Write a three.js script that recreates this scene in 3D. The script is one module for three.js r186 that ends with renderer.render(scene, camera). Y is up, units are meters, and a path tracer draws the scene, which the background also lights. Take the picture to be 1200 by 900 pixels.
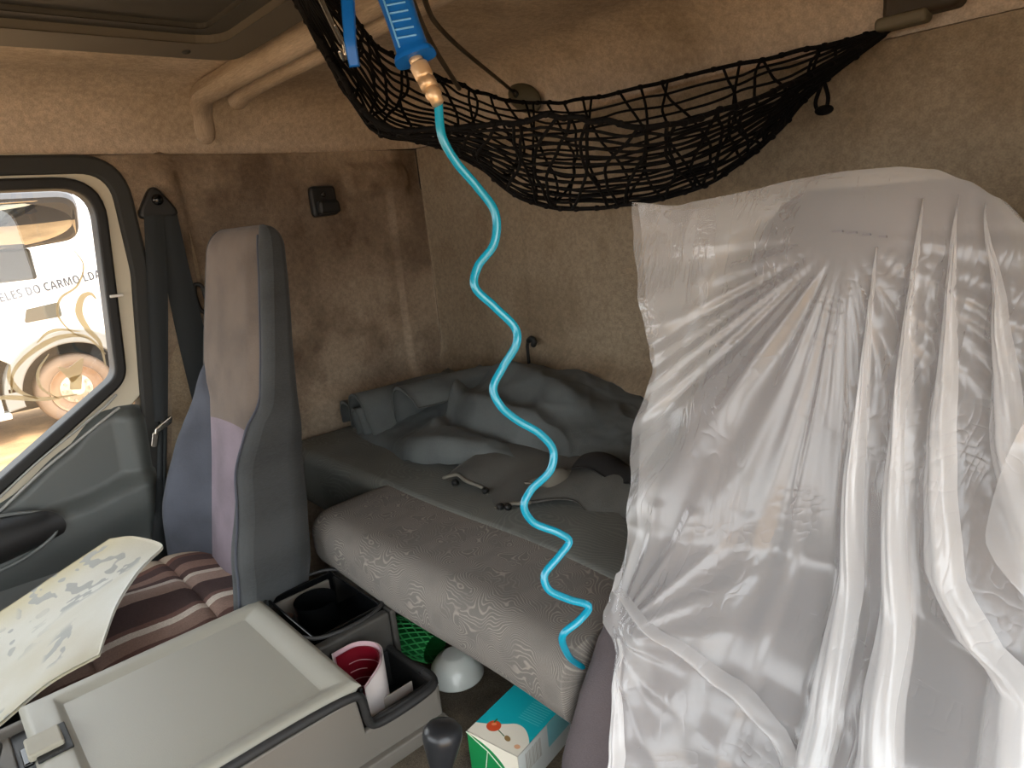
import * as THREE from 'three';
import { RoundedBoxGeometry } from 'three/addons/geometries/RoundedBoxGeometry.js';
import { mergeGeometries } from 'three/addons/utils/BufferGeometryUtils.js';
import { TextGeometry } from 'three/addons/geometries/TextGeometry.js';
import { FontLoader } from 'three/addons/loaders/FontLoader.js';
import { RectAreaLightUniformsLib } from 'three/addons/lights/RectAreaLightUniformsLib.js';

// ---------------------------------------------------------------- camera, sky, sun, exposure
const EYE = 1.4;                                  // heights below are given from eye level; the cab floor lies 1.4 m under it
const scene = new THREE.Scene();
const camera = new THREE.PerspectiveCamera(58.72, 4 / 3, 0.05, 200);
camera.rotation.order = 'YXZ';
camera.position.set(0, EYE, 0);
camera.rotation.set(THREE.MathUtils.degToRad(-14.2), THREE.MathUtils.degToRad(48.6), THREE.MathUtils.degToRad(-5.7));
scene.add(camera);

const renderer = new THREE.WebGLRenderer({ antialias: true });
renderer.toneMapping = THREE.LinearToneMapping;
renderer.toneMappingExposure = 1.0;
renderer.shadowMap.enabled = true;
RectAreaLightUniformsLib.init();

{ // hazy bright sky, the same all round, whiter towards the horizon
  const w = 64, h = 64, d = new Float32Array(w * h * 4);
  for (let j = 0; j < h; j++) {
    const el = ((j + 0.5) / h - 0.5) * Math.PI, k = Math.pow(Math.max(0, Math.sin(el)), 0.6);
    for (let i = 0; i < w; i++) {
      const o = (j * w + i) * 4, s = 4.9;
      d[o] = s * (1.0 - 0.2 * k); d[o + 1] = s * (0.99 - 0.1 * k); d[o + 2] = s * (0.97 - 0.0 * k); d[o + 3] = 1;
    }
  }
  const sky = new THREE.DataTexture(d, w, h, THREE.RGBAFormat, THREE.FloatType);
  sky.mapping = THREE.EquirectangularReflectionMapping; sky.magFilter = THREE.LinearFilter; sky.needsUpdate = true;
  scene.background = sky;
}
const sun = new THREE.DirectionalLight(0xfff0dc, 3);
sun.position.set(2.5, 11, -4); sun.target.position.set(-1, 0, 0);
sun.castShadow = true; sun.shadow.mapSize.set(2048, 2048);
Object.assign(sun.shadow.camera, { left: -16, right: 16, top: 16, bottom: -16, near: 0.5, far: 45 });
scene.add(sun, sun.target);

// ---------------------------------------------------------------- helpers
let seed = 12345;
const rnd = () => ((seed = (seed * 1664525 + 1013904223) >>> 0) / 4294967296);
const lerp = (a, b, t) => a + (b - a) * t;
const clamp = (x, a = 0, b = 1) => Math.min(b, Math.max(a, x));
const sst = (a, b, x) => { const t = clamp((x - a) / (b - a)); return t * t * (3 - 2 * t); };
function hash(x, y, s) { let h = (x * 374761393 + y * 668265263 + s * 974711) | 0; h = Math.imul(h ^ (h >>> 13), 1274126177); return ((h ^ (h >>> 16)) >>> 0) / 4294967296; }
function vnoise(x, y, per, s = 1) {               // value noise that repeats every per cells
  const xi = Math.floor(x), yi = Math.floor(y), fx = x - xi, fy = y - yi, u = fx * fx * (3 - 2 * fx), v = fy * fy * (3 - 2 * fy);
  const m = (a) => ((a % per) + per) % per;
  return lerp(lerp(hash(m(xi), m(yi), s), hash(m(xi + 1), m(yi), s), u), lerp(hash(m(xi), m(yi + 1), s), hash(m(xi + 1), m(yi + 1), s), u), v);
}
function fbm(x, y, per, oct = 4, s = 1) { let a = 0.5, t = 0, n = 0; for (let i = 0; i < oct; i++) { t += a * vnoise(x, y, per, s + i * 17); n += a; x *= 2; y *= 2; per *= 2; a *= 0.5; } return t / n; }
function tab(pts) {                               // piecewise smooth table lookup
  return (x) => {
    if (x <= pts[0][0]) return pts[0][1];
    for (let i = 1; i < pts.length; i++) if (x <= pts[i][0]) { const t = (x - pts[i - 1][0]) / (pts[i][0] - pts[i - 1][0]); return lerp(pts[i - 1][1], pts[i][1], t * t * (3 - 2 * t) * 0.5 + t * 0.5); }
    return pts[pts.length - 1][1];
  };
}
function dataTex(n, m, f, srgb = true, repeat = [1, 1]) {
  const d = new Uint8Array(n * m * 4);
  for (let j = 0; j < m; j++) for (let i = 0; i < n; i++) {
    const c = f(i / n, j / m), o = (j * n + i) * 4;
    d[o] = clamp(c[0]) * 255; d[o + 1] = clamp(c[1]) * 255; d[o + 2] = clamp(c[2]) * 255; d[o + 3] = 255;
  }
  const t = new THREE.DataTexture(d, n, m, THREE.RGBAFormat);
  t.wrapS = t.wrapT = THREE.RepeatWrapping; t.magFilter = THREE.LinearFilter; t.minFilter = THREE.LinearMipmapLinearFilter; t.generateMipmaps = true;
  if (srgb) t.colorSpace = THREE.SRGBColorSpace;
  t.repeat.set(...repeat); t.needsUpdate = true;
  return t;
}
function canvasTex(w, h, draw) {
  const c = document.createElement('canvas'); c.width = w; c.height = h; draw(c.getContext('2d'), w, h);
  const t = new THREE.CanvasTexture(c); t.colorSpace = THREE.SRGBColorSpace; t.magFilter = THREE.LinearFilter; return t;
}
const used = new Map(), bases = new Map();
function numbered(n) { const k = used.get(n) || 0; used.set(n, k + 1); return k ? `${n}_${String(k).padStart(3, '0')}` : n; }
function tag(o, label, category, group) { if (label) o.userData.label = label; if (category) o.userData.category = category; if (group) o.userData.group = group; return o; }
function thing(name, label, category, base = [0, -EYE, 0], group) {   // group at the base of a thing
  const o = new THREE.Group(); o.name = numbered(name); o.position.set(base[0], base[1] + EYE, base[2]);
  bases.set(o, base); scene.add(o); return tag(o, label, category, group);
}
function struct(name, geo, mat) {                 // setting, geometry given from eye level
  const o = new THREE.Mesh(geo, mat); o.name = name; o.userData.kind = 'structure'; geo.translate(0, EYE, 0); bases.set(o, [0, -EYE, 0]);
  o.castShadow = o.receiveShadow = true; scene.add(o); return o;
}
function structGroup(name) { const o = new THREE.Group(); o.name = name; o.userData.kind = 'structure'; o.position.set(0, EYE, 0); bases.set(o, [0, 0, 0]); scene.add(o); return o; }
function part(parent, name, geo, mat, label) {    // geometry given from eye level, moved into the frame of its thing
  const b = bases.get(parent); 
  geo = Array.isArray(geo) ? merge(geo) : geo;
  const isStructMesh = parent.isMesh && parent.userData.kind === 'structure';
  geo.translate(-b[0], isStructMesh ? EYE : -b[1], -b[2]);
  const m = new THREE.Mesh(geo, mat); m.name = name; m.castShadow = m.receiveShadow = true; bases.set(m, isStructMesh ? [0, -EYE, 0] : b);
  if (label) m.userData.label = label;
  parent.add(m); return m;
}
function single(name, label, category, geo, mat, base, group) {       // a thing that is one mesh
  geo = Array.isArray(geo) ? merge(geo) : geo;
  geo.translate(-base[0], -base[1], -base[2]);
  const m = new THREE.Mesh(geo, mat); m.name = numbered(name); m.position.set(base[0], base[1] + EYE, base[2]); m.castShadow = m.receiveShadow = true;
  bases.set(m, base); scene.add(m); return tag(m, label, category, group);
}
function merge(list) {
  return mergeGeometries(list.map((g) => { g = g.index ? g.toNonIndexed() : g; for (const k of Object.keys(g.attributes)) if (!['position', 'normal', 'uv'].includes(k)) g.deleteAttribute(k); return g; }));
}
function grid(nu, nv, f, flip = false) {          // f(u, v) gives [x, y, z] or [x, y, z, s, t]
  const p = [], uv = [], ix = [];
  for (let j = 0; j <= nv; j++) for (let i = 0; i <= nu; i++) { const q = f(i / nu, j / nv, i, j); p.push(q[0], q[1], q[2]); uv.push(q.length > 3 ? q[3] : i / nu, q.length > 3 ? q[4] : j / nv); }
  for (let j = 0; j < nv; j++) for (let i = 0; i < nu; i++) { const a = j * (nu + 1) + i, b = a + 1, c = a + nu + 1, d = c + 1; flip ? ix.push(a, c, b, b, c, d) : ix.push(a, b, c, b, d, c); }
  const g = new THREE.BufferGeometry();
  g.setAttribute('position', new THREE.Float32BufferAttribute(p, 3)); g.setAttribute('uv', new THREE.Float32BufferAttribute(uv, 2)); g.setIndex(ix); g.computeVertexNormals();
  return g;
}
function sheet(nu, nv, f, th) {                   // a grid with thickness th: front, back and rim
  const g = grid(nu, nv, f), P = g.attributes.position, N = g.attributes.normal, U = g.attributes.uv, n = P.count;
  const p = [], uv = [], ix = [...g.index.array];
  for (let s = 0; s < 2; s++) for (let i = 0; i < n; i++) { const k = s ? -th : 0; p.push(P.getX(i) + N.getX(i) * k, P.getY(i) + N.getY(i) * k, P.getZ(i) + N.getZ(i) * k); uv.push(U.getX(i), U.getY(i)); }
  const L = g.index.array.length; for (let i = 0; i < L; i += 3) ix.push(n + g.index.array[i], n + g.index.array[i + 2], n + g.index.array[i + 1]);
  const W = nu + 1, q = (a, b) => ix.push(a, n + a, b, b, n + a, n + b);
  for (let i = 0; i < nu; i++) { q(i + 1, i); q(nv * W + i, nv * W + i + 1); }
  for (let j = 0; j < nv; j++) { q(j * W, (j + 1) * W); q((j + 1) * W + nu, j * W + nu); }
  const o = new THREE.BufferGeometry(); o.setAttribute('position', new THREE.Float32BufferAttribute(p, 3)); o.setAttribute('uv', new THREE.Float32BufferAttribute(uv, 2)); o.setIndex(ix); o.computeVertexNormals(); return o;
}
const V = (a) => new THREE.Vector3(a[0], a[1], a[2]);
function curve(pts, closed = false, tension = 0.5) { return new THREE.CatmullRomCurve3(pts.map(V), closed, 'centripetal', tension); }
function tube(pts, r, seg = 40, rad = 8, closed = false) {
  const g = new THREE.TubeGeometry(curve(pts, closed), seg, r, rad, closed);
  if (closed) return g;
  const c = curve(pts), caps = [0, 1].map((t) => { const s = new THREE.SphereGeometry(r, rad, 6); const p = c.getPoint(t); s.translate(p.x, p.y, p.z); return s; });
  return merge([g, ...caps]);
}
function rbox(x0, x1, y0, y1, z0, z1, r = 0.01, seg = 3) {
  const g = new RoundedBoxGeometry(x1 - x0, y1 - y0, z1 - z0, seg, Math.min(r, (x1 - x0) / 2.01, (y1 - y0) / 2.01, (z1 - z0) / 2.01));
  g.translate((x0 + x1) / 2, (y0 + y1) / 2, (z0 + z1) / 2); return g;
}
function box(x0, x1, y0, y1, z0, z1) { const g = new THREE.BoxGeometry(x1 - x0, y1 - y0, z1 - z0); g.translate((x0 + x1) / 2, (y0 + y1) / 2, (z0 + z1) / 2); return g; }
function metreUV(g, ax, ay, sx = 1, sy = 1) {     // planar uv in metres from two position axes
  const P = g.attributes.position, U = []; const get = (i, a) => (a === 'x' ? P.getX(i) : a === 'y' ? P.getY(i) : P.getZ(i));
  for (let i = 0; i < P.count; i++) U.push(get(i, ax) * sx, get(i, ay) * sy);
  g.setAttribute('uv', new THREE.Float32BufferAttribute(U, 2)); return g;
}
function boxUV(g) {                               // uv in metres by the dominant normal
  const P = g.attributes.position, N = g.attributes.normal, U = [];
  for (let i = 0; i < P.count; i++) { const a = Math.abs(N.getX(i)), b = Math.abs(N.getY(i)), c = Math.abs(N.getZ(i)); if (b >= a && b >= c) U.push(P.getX(i), P.getZ(i)); else if (a >= c) U.push(P.getZ(i), P.getY(i)); else U.push(P.getX(i), P.getY(i)); }
  g.setAttribute('uv', new THREE.Float32BufferAttribute(U, 2)); return g;
}
// rounded polygon in a plane; pts [[a, b, r], ...]
function offsetPoly(pts, d) {                     // outward for polygons given clockwise or not: sign follows the area
  const n = pts.length; let A = 0; for (let i = 0; i < n; i++) { const p = pts[i], q = pts[(i + 1) % n]; A += p[0] * q[1] - q[0] * p[1]; }
  const s = A > 0 ? 1 : -1;
  return pts.map((p, i) => {
    const a = pts[(i + n - 1) % n], c = pts[(i + 1) % n];
    const e1 = [p[0] - a[0], p[1] - a[1]], e2 = [c[0] - p[0], c[1] - p[1]], l1 = Math.hypot(...e1), l2 = Math.hypot(...e2);
    const n1 = [s * e1[1] / l1, -s * e1[0] / l1], n2 = [s * e2[1] / l2, -s * e2[0] / l2];
    const k = d / (1 + n1[0] * n2[0] + n1[1] * n2[1]);
    return [p[0] + (n1[0] + n2[0]) * k, p[1] + (n1[1] + n2[1]) * k, Math.max(0.004, (p[2] || 0) + d)];
  });
}
function roundedShape(pts, Cls = THREE.Shape) {
  const s = new Cls(), n = pts.length;
  pts.forEach((p, i) => {
    const a = pts[(i + n - 1) % n], c = pts[(i + 1) % n], r = p[2] || 0.001;
    const d1 = Math.hypot(a[0] - p[0], a[1] - p[1]), d2 = Math.hypot(c[0] - p[0], c[1] - p[1]);
    const cos = ((a[0] - p[0]) * (c[0] - p[0]) + (a[1] - p[1]) * (c[1] - p[1])) / (d1 * d2), t = Math.min(r / Math.tan(Math.acos(clamp(cos, -0.999, 0.999)) / 2), d1 * 0.49, d2 * 0.49);
    const p1 = [p[0] + (a[0] - p[0]) * t / d1, p[1] + (a[1] - p[1]) * t / d1], p2 = [p[0] + (c[0] - p[0]) * t / d2, p[1] + (c[1] - p[1]) * t / d2];
    i ? s.lineTo(...p1) : s.moveTo(...p1); s.quadraticCurveTo(p[0], p[1], ...p2);
  });
  s.closePath(); return s;
}
// shape in (z, y) extruded along +x from x0 by depth
function extrudeX(shape, x0, depth, bevel = 0.004, seg = 8) {
  const g = new THREE.ExtrudeGeometry(shape, { depth: depth - 2 * bevel, bevelEnabled: bevel > 0, bevelThickness: bevel, bevelSize: bevel, bevelOffset: -bevel, bevelSegments: 2, curveSegments: seg });
  // (z, y, depth) -> (x, y, z): keep handedness by mirroring the shape axis
  const P = g.attributes.position, N = g.attributes.normal;
  for (let i = 0; i < P.count; i++) { const a = P.getX(i), b = P.getY(i), c = P.getZ(i), na = N.getX(i), nb = N.getY(i), nc = N.getZ(i); P.setXYZ(i, x0 + depth - bevel - c, b, a); N.setXYZ(i, -nc, nb, na); }
  return g;
}
function ring(pts, d0, d1, x0, depth, bevel = 0.004) { const s = roundedShape(offsetPoly(pts, d1)); s.holes.push(roundedShape(offsetPoly(pts, d0), THREE.Path)); return extrudeX(s, x0, depth, bevel); }
function lathe(profile, seg = 24) { return new THREE.LatheGeometry(profile.map((p) => new THREE.Vector2(p[0], p[1])), seg); }
function orient(g, from, to) {                    // +y of g turned along from -> to, origin at from
  const d = V(to).sub(V(from)).normalize(); g.applyQuaternion(new THREE.Quaternion().setFromUnitVectors(new THREE.Vector3(0, 1, 0), d)); g.translate(...from); return g;
}

// ---------------------------------------------------------------- textures and materials
const std = (o) => new THREE.MeshPhysicalMaterial({ roughness: 0.8, side: THREE.DoubleSide, ...o });
const speckle = dataTex(512, 512, (u, v) => {
  const a = hash(Math.floor(u * 512), Math.floor(v * 512), 3), b = vnoise(u * 128, v * 128, 128, 5), c = fbm(u * 16, v * 16, 16, 3, 8);
  const k = 0.35 * a + 0.4 * b + 0.25 * c; return [k, k, k];
}, false);
const bump = (scale) => { const t = speckle.clone(); t.repeat.set(scale, scale); t.needsUpdate = true; return t; };
function feltTex(base, dirt, amount, s) {         // 2 m square of worn felt: fibre speckle, patches of grime, a few streaks
  return dataTex(1024, 1024, (u, v) => {
    const f = hash(Math.floor(u * 1024), Math.floor(v * 1024), s) - 0.5, g = vnoise(u * 256, v * 256, 256, s + 2) - 0.5, h = vnoise(u * 300, v * 90, 30, s + 7) - 0.5;
    let m = sst(0.42, 0.72, fbm(u * 7, v * 7, 7, 5, s + 3)) * 0.65 + sst(0.5, 0.8, fbm(u * 24, v * 18, 6, 3, s + 4)) * 0.35 + 0.25 * (fbm(u * 40, v * 6, 2, 3, s + 9) - 0.5);
    m = clamp(m * amount); const k = 1 + 0.13 * f + 0.13 * g + 0.0 * h;
    return base.map((c, i) => lerp(c, dirt[i], m) * k);
  });
}
const M = {};
const BR = [0.61, 0.505, 0.39];
M.headliner = std({ map: feltTex([0.745, 0.685, 0.615], [0.59, 0.53, 0.455], 0.8, 11), bumpMap: bump(4), bumpScale: 0.0012, roughness: 0.95 });
M.headliner.map.repeat.set(0.5, 0.5);
M.sideFelt = std({ map: feltTex([0.63, 0.565, 0.485], [0.42, 0.355, 0.29], 1.25, 31), bumpMap: bump(4), bumpScale: 0.0012, roughness: 0.95 });
M.sideFelt.map.repeat.set(0.5, 0.5);
M.backFelt = std({ map: feltTex([0.59, 0.53, 0.445], [0.48, 0.415, 0.33], 0.9, 51), bumpMap: bump(4), bumpScale: 0.0012, roughness: 0.95 });
M.backFelt.map.repeat.set(0.5, 0.5);
M.pillarFelt = std({ map: feltTex([0.60, 0.54, 0.45], [0.45, 0.37, 0.27], 0.8, 71), bumpMap: bump(4), bumpScale: 0.001, roughness: 0.95 });
const plastic = (c, r = 0.55, o = {}) => std({ color: c, roughness: r, bumpMap: bump(9), bumpScale: 0.00025, ...o });
M.doorGrey = plastic('#5b605e', 0.5);
M.doorPocket = plastic('#6d716f', 0.55);
M.black = plastic('#1b1c1c', 0.5);
M.blackGloss = plastic('#0c0d0e', 0.12, { bumpScale: 0 });
M.rubber = plastic('#171817', 0.6);
M.seal = plastic('#2b2c2a', 0.7);
M.cream = std({ color: '#cfc8b2', roughness: 0.4, clearcoat: 0.3 });
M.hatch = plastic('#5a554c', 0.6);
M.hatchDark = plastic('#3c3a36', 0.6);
M.lid = plastic('#a5a397', 0.42);
M.lidBorder = plastic('#aca796', 0.45);
M.consoleBody = plastic('#77726a', 0.55);
M.darkGrey = plastic('#2c2c2c', 0.5);
M.midGrey = plastic('#45433f', 0.55);
M.bracket = plastic('#3b3226', 0.5);
M.bracketLip = plastic('#6a6350', 0.5);
M.web = std({ color: '#23282a', roughness: 0.75, bumpMap: bump(30), bumpScale: 0.0006 });
M.shell = std({ color: '#2a231b', roughness: 0.9 });
M.netCord = std({ color: '#060505', roughness: 0.85, specularIntensity: 0.4 });
M.strap = std({ color: '#6b6862', roughness: 0.7 });
M.steel = std({ color: '#d8d4cc', roughness: 0.25, metalness: 1 });
M.brass = std({ color: '#dcbc94', roughness: 0.35, metalness: 0.55 });
M.stripGrey = std({ color: '#a3a5a0', roughness: 0.3 });
M.gunBlue = plastic('#0d63b8', 0.35, { bumpScale: 0 });
M.gunPale = plastic('#6fb0e6', 0.4, { bumpScale: 0 });
M.hose = std({ color: '#0a94b4', roughness: 0.25, transmission: 0.0, clearcoat: 0.6, clearcoatRoughness: 0.15 });
M.glass = new THREE.MeshPhysicalMaterial({ color: 0xffffff, transmission: 1, roughness: 0, thickness: 0, ior: 1.45 });
const velourMap = dataTex(512, 512, (u, v) => { const k = 0.86 + 0.14 * fbm(u * 8, v * 8, 8, 5, 5) + 0.1 * (hash(Math.floor(u * 512), Math.floor(v * 512), 9) - 0.5) + 0.12 * (vnoise(u * 6, v * 6, 6, 41) - 0.5); return [k, k, k]; });
velourMap.repeat.set(3, 3);
const velour = (c, o = {}) => std({ color: c, map: velourMap, roughness: 0.95, sheen: 0.35, sheenRoughness: 0.5, sheenColor: new THREE.Color(0.5, 0.5, 0.5), bumpMap: bump(8), bumpScale: 0.0005, ...o });
M.seatBrown = velour('#6d6259');
M.seatLilac = velour('#82767f');
M.seatBlue = velour('#51555f');
M.seatDark = velour('#474a4b');
M.driverFabric = velour('#5d5557');
M.blanket = velour('#626766', { sheen: 0.2 });
M.garment = velour('#5b5a55', { sheen: 0.2 });
M.paleHem = std({ color: '#7b776c', roughness: 0.95, bumpMap: bump(20), bumpScale: 0.001 });
M.darkLining = std({ color: '#1c1a19', roughness: 0.9 });
M.carpet = std({ map: dataTex(1024, 1024, (u, v) => { const k = 0.72 + 0.5 * (hash(Math.floor(u * 1024), Math.floor(v * 1024), 6) - 0.5) + 0.5 * (fbm(u * 12, v * 12, 12, 4, 12) - 0.5); return [0.60 * k, 0.545 * k, 0.46 * k]; }), bumpMap: bump(12), bumpScale: 0.003, roughness: 1 });
M.carpet.map.repeat.set(1.6, 1.6);
const swirl = dataTex(1024, 1024, (u, v) => {     // contour-like combed lines printed on dark cloth
  const wx = fbm(u * 4, v * 4, 4, 3, 21), wy = fbm(u * 5, v * 5, 5, 3, 25);
  const f = fbm(u * 2, v * 5, 1, 1, 29) * 0 + fbm(u * 3, v * 4, 12, 2, 29) * 34 + v * 40 + wx * 14 + wy * 7, l = Math.abs((f % 1 + 1) % 1 - 0.5) * 2;
  const on = sst(0.55, 0.9, l) * (0.45 + 0.55 * sst(0.3, 0.6, vnoise(u * 9, v * 9, 9, 33))), n = hash(Math.floor(u * 1024), Math.floor(v * 1024), 4) - 0.5;
  const k = 1 + 0.2 * n; return [lerp(0.44, 0.57, on) * k, lerp(0.425, 0.545, on) * k, lerp(0.405, 0.51, on) * k];
});
swirl.repeat.set(3.6, 3.6);
M.bunk = std({ map: swirl, roughness: 0.95, sheen: 0.2, bumpMap: swirl, bumpScale: 0.0012 });
const swirlDark = dataTex(1024, 1024, (u, v) => { const f = fbm(u * 3, v * 4, 12, 2, 29) * 34 + v * 40, l = Math.abs((f % 1 + 1) % 1 - 0.5) * 2, n = hash(Math.floor(u * 1024), Math.floor(v * 1024), 4) - 0.5, p = fbm(u * 5, v * 5, 5, 4, 81) - 0.5, k = 1 + 0.14 * n + 0.22 * p + 0.1 * sst(0.5, 0.9, l); return [0.42 * k, 0.43 * k, 0.41 * k]; });
swirlDark.repeat.set(2.2, 2.2);
M.bunkDark = std({ map: swirlDark, roughness: 0.95, sheen: 0.15, bumpMap: swirlDark, bumpScale: 0.0008 });
M.stripes = std({ map: dataTex(512, 256, (u, v) => {
  const bands = [[0.05, '#8f4a3e'], [0.2, '#cdb8a2'], [0.25, '#7c5648'], [0.33, '#59413d'], [0.40, '#9a7a6c'], [0.44, '#5e4540'], [0.47, '#e0d3c4'], [0.56, '#b59a8c'], [0.72, '#54403e'], [0.75, '#7d5e55'], [0.79, '#e2d6c8'], [0.87, '#9a7f72'], [0.93, '#6a4c45'], [1.01, '#8d6f62']];
  const uu = u + 0.006 * (vnoise(u * 3, v * 12, 12, 3) - 0.5), b = bands.find((q) => uu < q[0]) || bands[13], c = new THREE.Color(b[1]); c.convertLinearToSRGB();
  const k = 0.93 + 0.16 * (hash(Math.floor(u * 512), Math.floor(v * 256), 2) - 0.5); return [c.r * k, c.g * k, c.b * k];
}), roughness: 0.95, bumpMap: bump(12), bumpScale: 0.0008 });
M.board = std({ map: dataTex(1024, 1024, (u, v) => {
  const n = hash(Math.floor(u * 1024), Math.floor(v * 1024), 2) - 0.5, stain = fbm(u * 3, v * 3, 3, 4, 14), blot = sst(0.60, 0.64, fbm(u * 30 + 3, v * 20 + 5, 997, 2, 61)) * sst(0.4, 0.6, vnoise(u * 9, v * 4, 997, 63)), edge = sst(0.25, 0.0, v) + sst(0.85, 1, v) * 0.3;
  let c = [0.80, 0.795, 0.75]; c = c.map((x, i) => x - (stain - 0.45) * [0.12, 0.16, 0.24][i] - edge * [0.03, 0.05, 0.11][i]);
  return c.map((x, i) => lerp(x, [0.62, 0.625, 0.605][i], blot * 0.9) * (1 + 0.05 * n));
}), roughness: 0.6, bumpMap: bump(6), bumpScale: 0.0004 });
M.boardEdge = std({ color: '#b8b39c', roughness: 0.7 });
const crinkle = dataTex(1024, 1024, (u, v) => {
  const a = 1 - Math.abs(2 * fbm(u * 26, v * 9, 1, 4, 3) - 1), k1 = fbm(u * 34, v * 7, 1 * 1, 1, 1); void k1;
  const r = (x, y, px, s) => 1 - Math.abs(2 * vnoise(x, y, px, s) - 1);
  const p = sst(0.45, 0.7, vnoise(u * 8, v * 5, 1000, 12)), q = sst(0.5, 0.75, vnoise(u * 7, v * 9, 1000, 19));
  const m = 0.45 * p * Math.pow(r(u * 90 + 6 * vnoise(u * 6, v * 6, 1000, 2), v * 18, 1000, 3), 4) + 0.4 * q * Math.pow(r(u * 46, v * 60 + 8 * vnoise(u * 5, v * 5, 1000, 4), 1000, 6), 5) + 0.25 * vnoise(u * 24, v * 6, 1000, 8); void a; return [m, m, m];
}, false);
crinkle.repeat.set(2, 2);
M.film = new THREE.MeshPhysicalMaterial({ color: '#f4f4f4', roughness: 0.2, transmission: 0.765, thickness: 0, ior: 1.55, side: THREE.DoubleSide, bumpMap: crinkle, bumpScale: 0.0011 });

M.filmFold = M.film.clone(); M.filmFold.transmission = 0.55;

// ---------------------------------------------------------------- the cab shell
const XW = -1.95, ZB = -1.4, XR = 0.2, ZF = 1.1, YC = 0.385, COVE = 0.16;
const glassPoly = [[0.5, 0.162, 0.03], [-0.43, 0.155, 0.075], [-0.405, -0.09, 0.3], [-0.382, -0.31, 0.06], [0.02, -0.565, 0.08], [0.5, -0.6, 0.03]];
const aperture = [[0.62, 0.222, 0.02], [-0.497, 0.214, 0.1], [-0.498, -0.06, 0.3], [-0.452, -0.38, 0.4], [-0.395, -0.78, 0.2], [-0.39, -1.3, 0.06], [0.62, -1.3, 0.05]];
struct('floor', metreUV(box(XW, XR, -1.46, -1.4, ZB, ZF), 'x', 'z'), M.carpet);
struct('floor_tunnel', boxUV(rbox(-1.27, -0.56, -1.4, -0.872, ZB + 0.002, ZF, 0.03)), M.carpet);
{ // passenger side wall: a slab with the door opening, lined with a moulded felt panel
  const s = new THREE.Shape(); s.moveTo(ZB, -1.46); s.lineTo(ZF, -1.46); s.lineTo(ZF, 0.5); s.lineTo(ZB, 0.5); s.closePath(); s.holes.push(roundedShape(aperture, THREE.Path));
  const w = struct('wall_left', extrudeX(s, XW - 0.09, 0.075, 0), M.shell);
  // lining behind the door, with the lock-pillar crease, the raised corner strip and an oblong boss
  const rear = tab([[-1.4, -0.41], [-0.78, -0.405], [-0.6, -0.43], [-0.40, -0.462], [-0.06, -0.506], [0.1, -0.504], [0.14, -0.49], [0.18, -0.46], [0.20, -0.42], [0.222, -0.36]]);
  const relief = (y, z) => {
    let d = 0.0;
    d += 0.014 * sst(-1.262, -1.274, z) * sst(0.1, 0.08, y);
    const bx = Math.max(Math.abs(z + 1.235) - 0.085, 0), by = Math.max(Math.abs(y - 0.132) - 0.012, 0); d += 0.02 * sst(0.035, 0.02, Math.hypot(bx, by));
    const gz = z + 0.645 - 0.0 * y; d -= 0.014 * Math.exp(-(gz * gz) / 0.0001) * sst(-0.3, -0.05, y) * sst(0.2, 0.16, y); d += 0.016 * sst(-0.64, -0.60, z);
    d -= 0.004 * Math.exp(-Math.pow((y + 0.19 + 0.1 * (z + 1.05)) / 0.008, 2)) * sst(0.16, 0.1, Math.abs(z + 1.05));
    d += 0.03 * sst(-0.47, -0.53, y) * sst(-0.7, -0.8, z) + 0.003 * Math.sin(z * 9) * Math.sin(y * 7);
    return d;
  };
  part(w, 'side_lining', sheet(110, 120, (u, v) => { const y = lerp(-1.4, 0.219, v), z = lerp(rear(y), ZB + 0.004, u); return [XW + relief(y, z), y * 1.0 + 0.005 * v, z, z, y]; }, 0.012), M.sideFelt);
  // narrow felt strip above the door
  part(w, 'header_strip', rbox(XW - 0.01, XW + 0.004, 0.205, 0.222, -0.5, ZF, 0.003), M.sideFelt);
  part(w, 'pillar_strip', sheet(10, 60, (u, v) => { const y = lerp(-1.0, 0.16, v), z0 = rear(y) - 0.006, z = lerp(z0, z0 - lerp(0.16, 0.12, v), u); return [XW + lerp(0.018, -0.004, Math.max(v * v, u * u * u)) + 0.012 * Math.sin(u * Math.PI) * (1 - v), y, z, z, y]; }, 0.01), M.pillarFelt);
}
{ // rear wall, felt, with a stitched seam and the roll behind the bunk
  const relief = (x, y) => {
    const sx = -1.462 - 0.13 * (y + 0.035) * 0.1; let d = 0.0;
    d += 0.006 * sst(sx - 0.004, sx + 0.004, x) + 0.045 * Math.exp(-Math.pow((y + 0.47 + 0.02 * Math.sin(x * 5)) / 0.035, 2)) * sst(-1.42, -1.3, x) + 0.02 * sst(-0.42, -0.5, y);
    d += 0.004 * Math.sin(x * 6 + 1) * Math.sin(y * 5);
    return d;
  };
  struct('wall_back', box(XW - 0.09, XR + 0.06, -1.46, 0.5, ZB - 0.07, ZB - 0.012), M.shell);
  part(scene.getObjectByName('wall_back'), 'rear_lining', sheet(160, 90, (u, v) => { const x = lerp(XR, XW + 0.019, u), y = lerp(-1.4, 0.2245, v); return [x, y, ZB + relief(x, y), x, y]; }, 0.01), M.backFelt);
}
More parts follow.
